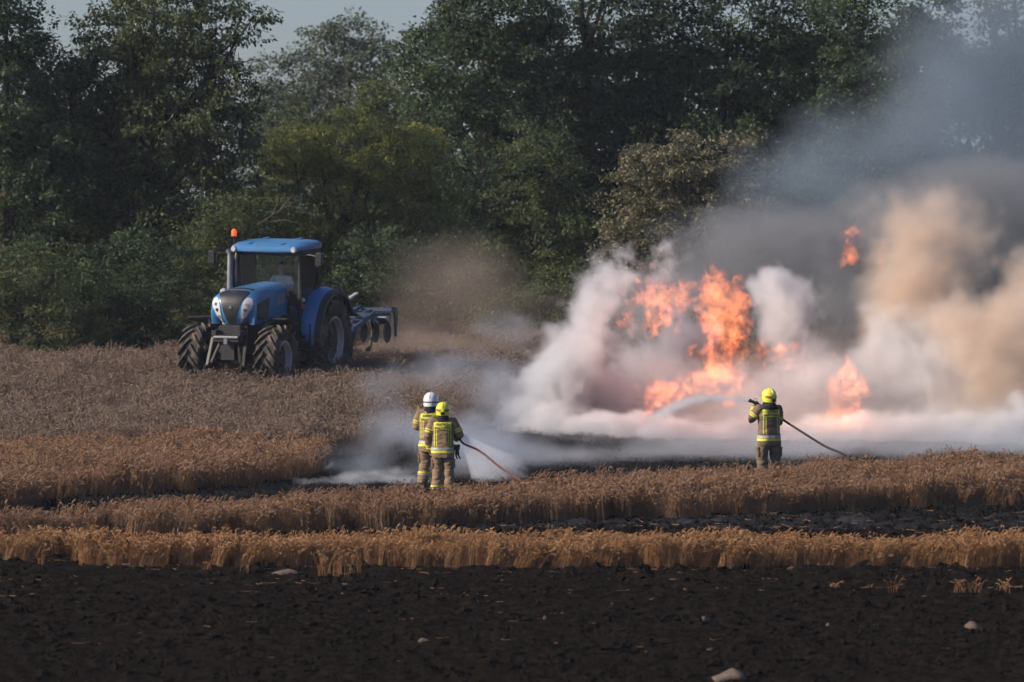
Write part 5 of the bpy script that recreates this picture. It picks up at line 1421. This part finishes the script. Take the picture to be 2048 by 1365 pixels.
def volume(name, mat, blobs, voxel, k_scale=(1, 1, 1), scale=0.8, detail=5, rough=0.6, warp=0.4, erode=0.9, gain=1.0,
           soft=0.35, lo=0.30, hi=0.72, seed=0.0, shear=0.0, label='', cat='smoke', kind='stuff', zmin=None, typ='FBM', group=None, ridge=0.0):
    """blobs: (centre, (rx, ry, rz), weight) in world metres"""
    mn = Vector((1e9,) * 3); mx = Vector((-1e9,) * 3)
    for c, r, w in blobs:
        for i in range(3):
            mn[i] = min(mn[i], c[i] - r[i]); mx[i] = max(mx[i], c[i] + r[i])
    if zmin is not None: mn.z = max(mn.z, zmin)
    res = [max(4, int((mx[i] - mn[i]) / voxel)) for i in range(3)]
    nt = bpy.data.node_groups.new(name, 'GeometryNodeTree')
    nt.interface.new_socket('Geometry', in_out='OUTPUT', socket_type='NodeSocketGeometry')
    f = FT(nt)
    go = f.n('NodeGroupOutput')
    pos = f.n('GeometryNodeInputPosition').outputs[0]
    off = f.v('ADD', pos, (seed * 13.1, seed * 7.7, seed * 3.3))
    if warp:
        wv = f.noise(off, scale * 0.6, 2, 0.5, color=True)
        wv = f.v('SUBTRACT', wv, (0.5, 0.5, 0.5))
        wpos = f.v('ADD', off, f.v('SCALE', wv, warp * 2))
    else:
        wpos = off
    # the same turbulence frays the outline
    q = f.v('ADD', pos, f.v('SCALE', f.v('SUBTRACT', f.noise(off, scale * 0.9, 4, 0.6, color=True), (0.5, 0.5, 0.5)), warp * 1.6)) if warp else pos
    total = None
    for c, r, w in blobs:
        d = f.v('LENGTH', f.v('DIVIDE', f.v('SUBTRACT', q, tuple(c)), tuple(r)))
        s = f.mr(d, soft, 1.0, w, 0.0)
        total = s if total is None else f.m('ADD', total, s)
    nz = f.noise(f.v('MULTIPLY', wpos, k_scale), scale, detail, rough, typ=typ)
    nz = f.mr(nz, lo, hi, smooth=False)
    dens = f.m('SUBTRACT', total, f.m('MULTIPLY', nz, erode))
    dens = f.m('MULTIPLY', f.m('MAXIMUM', dens, 0.0), gain)
    if ridge:
        # licking tongues: bright thin sheets between darker gaps
        rn = f.noise(f.v('ADD', f.v('MULTIPLY', wpos, (1, 1, 0.55)), (5.3, 1.7, 9.1)), scale * 1.1, 3, 0.55, dist=0.6)
        rg = f.m('SUBTRACT', 1.0, f.m('MULTIPLY', f.m('ABSOLUTE', f.m('SUBTRACT', rn, 0.5)), 5.0), clamp=True)
        dens = f.m('MULTIPLY', dens, f.m('ADD', 1.0 - ridge, f.m('MULTIPLY', f.m('POWER', rg, 2.0), 2.2 * ridge)))
    dens = f.m('MINIMUM', dens, 1.0)
    vc = f.n('GeometryNodeVolumeCube')
    f._in(vc.inputs['Density'], dens)
    vc.inputs['Min'].default_value = mn; vc.inputs['Max'].default_value = mx
    for i, a in enumerate('XYZ'): vc.inputs['Resolution ' + a].default_value = res[i]
    sm = f.n('GeometryNodeSetMaterial'); sm.inputs['Material'].default_value = mat
    nt.links.new(vc.outputs[0], sm.inputs[0]); nt.links.new(sm.outputs[0], go.inputs[0])
    vd = bpy.data.volumes.new(name); vd.materials.append(mat)
    o = bpy.data.objects.new(name, vd); COL.objects.link(o)
    md = o.modifiers.new('density', 'NODES'); md.node_group = nt
    tag(o, label, cat, group, kind)
    return o

def B(px, row, d, rxp, rzp, ry, w=1.0):
    s = sc(d)
    return (P(px, row, d), (rxp / s, ry, rzp / s), w)


smoke_white = vol_material('smoke_white', (0.955, 0.96, 0.975), 5.5, 0.35)
smoke_dark = vol_material('smoke_dark', (0.47, 0.485, 0.51), 1.1, 0.2)
smoke_tan = vol_material('smoke_tan', (0.955, 0.84, 0.73), 2.5, 0.3)
smoke_blue = vol_material('smoke_blue', (0.46, 0.555, 0.65), 0.40, 0.2)
dust_brown = vol_material('dust_brown', (0.78, 0.65, 0.55), 0.30, 0.3)

volume('white_smoke', smoke_white, [
    B(1085, 800, 121, 140, 130, 1.7, 0.8), B(1050, 860, 120.5, 150, 80, 1.6, 0.7), B(1150, 730, 121.5, 140, 140, 1.8, 0.95), B(1190, 620, 122.5, 130, 120, 1.7, 0.7), B(1130, 870, 120, 210, 80, 1.7, 0.75),
    B(1240, 800, 122, 130, 90, 1.4, 0.8), B(1290, 730, 123.5, 160, 130, 1.5, 0.75), B(1300, 860, 119.6, 240, 70, 1.5, 0.55), B(1350, 520, 123, 80, 90, 1.2, 0.5), B(1240, 540, 123, 130, 120, 1.4, 0.55), B(1390, 660, 123.8, 130, 110, 1.2, 0.6),
    B(1460, 800, 123.5, 230, 130, 1.6, 0.75), B(1580, 640, 123.5, 110, 120, 1.3, 0.85), B(1530, 560, 124, 70, 70, 1.1, 0.6), B(1650, 760, 123, 190, 130, 1.6, 0.8), B(1765, 660, 123.5, 120, 130, 1.4, 0.7), B(1560, 600, 124, 100, 110, 1.2, 0.6), B(1840, 700, 123, 150, 120, 1.5, 0.65), B(1600, 870, 120.4, 330, 62, 1.6, 0.6),
    B(1880, 865, 120.6, 330, 70, 1.8, 0.6), B(1850, 780, 122, 200, 120, 1.7, 0.75), B(1400, 875, 120.2, 400, 60, 1.6, 0.65), B(1200, 875, 119.8, 260, 60, 1.6, 0.65), B(1780, 870, 120.2, 380, 60, 1.6, 0.65), B(1560, 820, 122, 200, 90, 1.5, 0.7), B(2050, 850, 120, 200, 110, 1.8, 0.8)],
    0.052, scale=1.4, detail=8, rough=0.72, warp=0.66, erode=0.86, gain=1.6, seed=1.0, soft=0.0, zmin=-1.5,
    label='whitish smoke billowing along the ground around the burning wheat', cat='smoke')
volume('tan_smoke', smoke_tan, [
    B(1960, 660, 122, 200, 130, 1.9, 0.95), B(2090, 560, 122.5, 150, 130, 1.8, 0.85), B(1820, 600, 123.5, 140, 150, 1.7, 0.75), B(1830, 450, 124.5, 170, 140, 1.7, 0.42), B(1990, 780, 121, 230, 140, 1.8, 0.8), B(1930, 520, 124, 210, 180, 1.8, 0.45), B(1760, 690, 124, 150, 130, 1.5, 0.6), B(1900, 400, 125, 200, 130, 1.7, 0.36), B(1790, 560, 124.2, 170, 170, 1.6, 0.45), B(1730, 420, 125, 150, 120, 1.5, 0.3), B(2080, 700, 122, 170, 170, 1.8, 0.7)],
    0.06, scale=1.2, detail=8, rough=0.71, warp=0.75, erode=0.70, gain=1.35, seed=3.0, soft=0.0,
    label='tan billows of thick smoke drifting off beside the detached flame', cat='smoke')
volume('dark_smoke', smoke_dark, [
    B(1600, 540, 127, 210, 160, 2.2, 0.95), B(1500, 470, 127.5, 230, 130, 2.2, 0.8), B(1690, 630, 126, 120, 150, 1.8, 0.9), B(1390, 560, 126.5, 190, 130, 2.0, 0.75), B(1780, 440, 128, 260, 170, 2.4, 0.9), B(1980, 420, 128, 230, 190, 2.4, 0.95), B(1300, 620, 126, 130, 110, 1.8, 0.6), B(1950, 560, 127.5, 220, 170, 2, 0.85), B(1740, 560, 127, 170, 150, 1.9, 0.9), B(1480, 620, 126.5, 170, 130, 1.8, 0.75), B(1850, 700, 127, 220, 150, 1.9, 0.8)],
    0.09, scale=0.75, detail=7, rough=0.66, warp=0.8, erode=0.62, gain=1.3, seed=4.0, soft=0.05,
    label='dark grey smoke mass rising behind the high flames', cat='smoke')
volume('blue_smoke', smoke_blue, [
    B(1750, 330, 130, 330, 190, 2.6, 0.8), B(1960, 230, 130, 260, 260, 2.8, 1.0), B(2050, 60, 131, 230, 230, 2.8, 0.9), B(1600, 400, 130, 260, 130, 2.4, 0.7), B(1900, 60, 131, 190, 170, 2.4, 0.5), B(1400, 440, 129, 200, 100, 2, 0.5), B(2120, 330, 129, 200, 300, 2.8, 0.9), B(1800, 200, 131, 300, 240, 2.6, 0.5), B(1620, 320, 131, 280, 160, 2.4, 0.45)],
    0.13, scale=0.55, detail=6, rough=0.62, warp=1.2, erode=0.55, gain=1.1, seed=5.0, soft=0.0,
    label='thin blue grey smoke veiling the trees high above the fire', cat='smoke')
volume('drifting_smoke', vol_material('smoke_thin', (0.82, 0.90, 0.99), 1.0, 0.3), [
    B(900, 740, 116, 190, 120, 2.0, 0.6), B(1000, 660, 119, 150, 90, 1.8, 0.6), B(800, 870, 113.5, 170, 90, 1.6, 0.75), B(950, 880, 114, 190, 90, 1.8, 0.8), B(1060, 920, 114, 260, 60, 1.8, 0.75), B(1010, 800, 117, 130, 110, 1.6, 0.7), B(760, 780, 115, 150, 110, 1.8, 0.45), B(720, 930, 111.5, 150, 60, 1.4, 0.55)],
    0.08, scale=0.8, detail=6, rough=0.6, warp=0.8, erode=0.55, gain=1.1, seed=6.0, soft=0.0,
    label='thin bluish smoke drifting over the wheat behind the two firefighters', cat='smoke')
volume('ground_wisps', vol_material('smoke_wisp', (0.92, 0.95, 0.98), 3.2, 0.3), [
    B(610, 966, 110.3, 70, 16, .5, 0.75), B(700, 962, 110.2, 90, 24, .6, 0.85), B(790, 950, 110.5, 110, 34, .8, 0.8), B(720, 978, 109.6, 80, 10, .4, 0.8), B(830, 966, 110.0, 100, 20, .6, 0.6), B(560, 950, 111.0, 50, 26, .5, 0.45), B(660, 930, 111.3, 60, 40, .6, 0.4)],
    0.028, k_scale=(0.6, 1, 1.6), scale=2.2, detail=6, rough=0.62, warp=0.3, erode=0.9, gain=1.6, seed=7.0, soft=0.0,
    label='white smoke wisps creeping over burnt stubble left of the firefighters', cat='smoke')
volume('smoke_puff', vol_material('smoke_puff', (0.80, 0.86, 0.95), 2.4, 0.3), [
    B(270, 985, 109.0, 18, 26, .25, 0.85), B(285, 962, 109.0, 22, 34, .3, 0.5), B(262, 992, 109.0, 26, 12, .25, 0.8)],
    0.02, scale=3.2, detail=5, rough=0.6, warp=0.15, erode=0.9, gain=1.6, seed=8.0, soft=0.0,
    label='small white smoke puff rising from the burnt edge alone', cat='smoke')
volume('soil_smoke', vol_material('smoke_soil', (0.75, 0.80, 0.88), 0.8, 0.3), [
    B(1380, 1044, 101.5, 90, 14, .4, 0.75), B(1690, 1040, 101.5, 110, 14, .4, 0.6), B(1960, 1016, 102, 110, 16, .4, 0.7), B(1540, 1012, 103.0, 160, 16, .4, 0.5)],
    0.035, k_scale=(0.6, 1, 1.4), scale=1.8, detail=5, rough=0.6, warp=0.3, erode=0.85, gain=1.4, seed=9.0, soft=0.0,
    label='faint smoke hanging over the ploughed break between the wheat strips', cat='smoke')
volume('dust_cloud', dust_brown, [
    B(860, 620, 136.5, 230, 190, 2.4, 0.6), B(900, 510, 137.5, 230, 170, 2.4, 0.42), B(790, 700, 135.2, 130, 60, 1.6, 0.75), B(1000, 600, 138, 240, 180, 2.2, 0.42), B(840, 700, 136, 190, 60, 1.8, 0.7), B(950, 710, 136.5, 220, 50, 2.0, 0.6), B(1120, 640, 138.5, 220, 130, 2.2, 0.35)],
    0.09, scale=0.75, detail=6, rough=0.64, warp=1.3, erode=0.45, gain=1.1, seed=10.0, soft=0.0,
    label='brown dust cloud raised behind the tractor and its cultivator', cat='dust')

volume('grey_smoke', vol_material('smoke_grey', (0.93, 0.915, 0.915), 1.0, 0.3), [
    B(1160, 780, 122, 210, 160, 1.7, 0.75), B(1380, 800, 121.6, 280, 150, 1.6, 0.8), B(1620, 800, 121.6, 300, 170, 1.6, 0.8), B(1860, 760, 122, 300, 200, 1.8, 0.8), B(2080, 720, 122, 260, 240, 1.9, 0.8), B(1480, 860, 120.5, 420, 90, 1.7, 0.75), B(1900, 855, 120.5, 420, 95, 1.7, 0.75), B(1300, 640, 124.5, 220, 170, 1.6, 0.6), B(1820, 620, 125, 260, 170, 1.6, 0.55), B(1560, 650, 125, 150, 120, 1.5, 0.5)],
    0.12, scale=0.6, detail=6, rough=0.64, warp=0.8, erode=0.36, gain=1.1, seed=21.0, soft=0.0, zmin=-1.5,
    label='broad pale grey smoke filling the air around the flames', cat='smoke')
volume('low_smoke', vol_material('smoke_low', (0.86, 0.915, 0.97), 0.7, 0.3), [
    B(1180, 875, 118, 260, 70, 1.8, 0.5), B(1480, 865, 118.2, 300, 75, 1.8, 0.5), B(1800, 860, 118.4, 320, 80, 1.8, 0.5), B(2080, 855, 118.6, 260, 80, 1.8, 0.5), B(1150, 915, 114.5, 320, 60, 2.6, 0.7), B(1450, 900, 115.5, 380, 65, 2.6, 0.85), B(1750, 890, 116, 380, 65, 2.6, 0.85), B(2050, 880, 116.5, 300, 65, 2.6, 0.85), B(900, 940, 112, 260, 50, 2.0, 0.7)],
    0.12, scale=0.7, detail=5, rough=0.6, warp=0.9, erode=0.48, gain=1.1, seed=22.0, soft=0.0,
    label='low bluish smoke lying on the burnt ground', cat='smoke')

# ---- flames
def flame(label, blobs, seed, strength=7.0, power=60.0, at=None, erode=1.0):
    blobs = [(c, (r_[0] * 1.36, r_[1] * 0.55, r_[2] * 1.36), w) for c, r_, w in blobs]
    mt = flame_material('flame', strength * 0.27)
    o = volume('flame', mt, blobs, 0.023, k_scale=(1, 1, 0.6), scale=3.3, detail=9, rough=0.78, warp=0.5, erode=erode * 1.22, gain=2.6, lo=0.36, hi=0.62, ridge=0.85, seed=seed, soft=0.15,
               label=label, cat='fire', group='flames of the field fire')
    if power:
        ld = bpy.data.lights.new('flame_light', 'POINT'); ld.energy = power * 0.32; ld.color = (1.0, 0.36, 0.14); ld.shadow_soft_size = 0.35
        lo = bpy.data.objects.new('flame_light', ld); COL.objects.link(lo); lo.location = at or blobs[0][0]
    return o
DF = 121.6
flame('small ragged flame at the left end of the fire', [B(1258, 625, DF, 34, 52, .35, .8), B(1250, 590, DF, 14, 26, .2, .6), B(1276, 600, DF, 16, 24, .2, .6)], 11, 6, 0)
flame('broad orange flame beside the tallest flame', [B(1330, 615, DF, 62, 66, .5, .95), B(1305, 570, DF, 26, 50, .3, .75), B(1370, 585, DF, 36, 30, .3, .6), B(1300, 640, DF, 30, 45, .3, .6), B(1288, 528, DF, 14, 16, .15, .55)], 12, 7.5, 60)
flame('tallest flame with a pointed tip above the burning wheat', [B(1440, 630, DF, 66, 80, .55, 1.0), B(1428, 565, DF, 26, 52, .3, .9), B(1470, 610, DF, 34, 66, .35, .9), B(1470, 690, DF, 36, 70, .4, .8), B(1405, 610, DF, 36, 40, .35, .7)], 13, 8, 60)
flame('lower bright flame leaning left along the fire front', [B(1440, 740, DF - 1.8, 56, 62, .5, .9), B(1370, 775, DF - 1.8, 80, 42, .5, .95), B(1310, 800, DF - 1.8, 50, 44, .4, .85), B(1281, 840, DF - 1.8, 16, 22, .2, .7), B(1410, 700, DF - 1.2, 50, 40, .4, .7), B(1470, 780, DF - 1.8, 40, 40, .4, .6), B(1450, 690, DF - 1.0, 36, 42, .4, .7)], 14, 8, 60)
flame('faint flame glowing through the smoke behind the lone firefighter', [B(1540, 700, DF - .9, 32, 44, .35, .8), B(1582, 718, DF - .9, 30, 40, .3, .8), B(1570, 690, DF - .9, 20, 24, .2, .6)], 15, 7, 0)
flame('upright flame between the lone firefighter and the tan smoke', [B(1690, 790, DF - 1.8, 46, 76, .4, .95), B(1720, 780, DF - 1.8, 36, 50, .35, .8), B(1668, 825, DF - 1.8, 26, 50, .3, .8), B(1700, 725, DF - 1.8, 16, 40, .2, .6)], 16, 7.5, 60)
flame('detached flame floating high in the dark smoke', [B(1700, 490, DF, 24, 46, .3, .95), B(1704, 462, DF, 24, 18, .2, .8), B(1700, 522, DF, 30, 20, .25, .85)], 17, 7, 25)
flame('dim flame shred beside the detached flame', [B(1760, 505, DF + .6, 34, 24, .3, .62), B(1735, 485, DF + .6, 16, 20, .2, .5)], 18, 4, 0)

flame('thin flame shreds linking the tall flames to the upright flame', [B(1620, 745, DF - .6, 36, 36, .3, .7), B(1500, 770, DF - 1.2, 36, 40, .3, .65), B(1735, 715, DF - .4, 26, 36, .3, .6), B(1480, 840, DF - 1.8, 40, 22, .3, .6), B(1400, 830, DF - 1.8, 60, 22, .3, .6)], 19, 6, 0)

# ---- water
def spray(name, label, pts, rads, dens, seed):
    q = MB(); q.tube(pts, rads, 20)
    m = bpy.data.materials.new(name); m.use_nodes = True
    nt = m.node_tree; nt.nodes.clear()
    out = nt.nodes.new('ShaderNodeOutputMaterial')
    pv = nt.nodes.new('ShaderNodeVolumePrincipled'); pv.inputs['Color'].default_value = (0.95, 0.97, 1.0, 1); pv.inputs['Anisotropy'].default_value = 0.35; pv.inputs['Density Attribute'].default_value = ''
    tc = nt.nodes.new('ShaderNodeTexCoord')
    f = FT(nt)
    dist = f.v('LENGTH', f.v('SUBTRACT', tc.outputs['Object'], tuple(pts[0])))
    L = (Vector(pts[-1]) - Vector(pts[0])).length
    fall = f.m('POWER', f.m('ADD', f.m('DIVIDE', dist, L), 0.10), -1.25)
    dirv = f.v('NORMALIZE', f.v('SUBTRACT', tc.outputs['Object'], tuple(pts[0])))
    st = f.noise(dirv, 26.0, 3, 0.6)
    st = f.mr(st, 0.30, 0.70, 0.35, 1.5)
    nt.links.new(f.m('MULTIPLY', f.m('MULTIPLY', fall, dens), st), pv.inputs['Density'])
    nt.links.new(pv.outputs[0], out.inputs['Volume'])
    o = q.build(name, m); tag(o, label, 'water', kind='stuff'); return o
e1 = P(1005, 965, 111.5)
spray('water_spray', 'fan of white water spray aimed at the ground by two firefighters', [nb_tip, nb_tip.lerp(e1, .3), nb_tip.lerp(e1, .65), e1], [.02, .18, .38, .60], 1.0, 1)
arc = bez([nc_tip, P(1480, 800, 111.6), P(1430, 796, 113), P(1380, 802, 114.5), P(1330, 826, 116), P(1290, 868, 117.4)], 26)
jet = [(p_, (.12 + .30 * (t_ / 26) ** 1.3, .09 + .30 * (t_ / 26) ** 1.3, .055 + .20 * (t_ / 26) ** 1.3), 1.0 - .72 * t_ / 26) for t_, p_ in enumerate(arc)]
volume('water_jet', vol_material('water_jet', (0.97, 0.985, 1.0), 9.0, 0.35), jet, 0.022, k_scale=(.6, 1, 1), scale=3.0, detail=5, rough=.6, warp=0.05, erode=.25, gain=1.3, seed=30, soft=0.0,
       label='arching jet of water thrown at the flames by the lone firefighter', cat='water')

# ---- thin dry-summer air
q = MB(); q.box((0, 470, 4.5), (1460, 1120, 31)); hm = bpy.data.materials.new('haze'); hm.use_nodes = True
hm.node_tree.nodes.clear(); ho = hm.node_tree.nodes.new('ShaderNodeOutputMaterial'); hv = hm.node_tree.nodes.new('ShaderNodeVolumePrincipled')
hv.inputs['Color'].default_value = (0.82, 0.90, 1.0, 1); hv.inputs['Density'].default_value = 0.00019; hv.inputs['Density Attribute'].default_value = ''; hv.inputs['Anisotropy'].default_value = 0.2
hm.node_tree.links.new(hv.outputs[0], ho.inputs['Volume'])
o = q.build('haze', hm); tag(o, 'thin bluish haze in the air over the field', 'haze', kind='stuff')
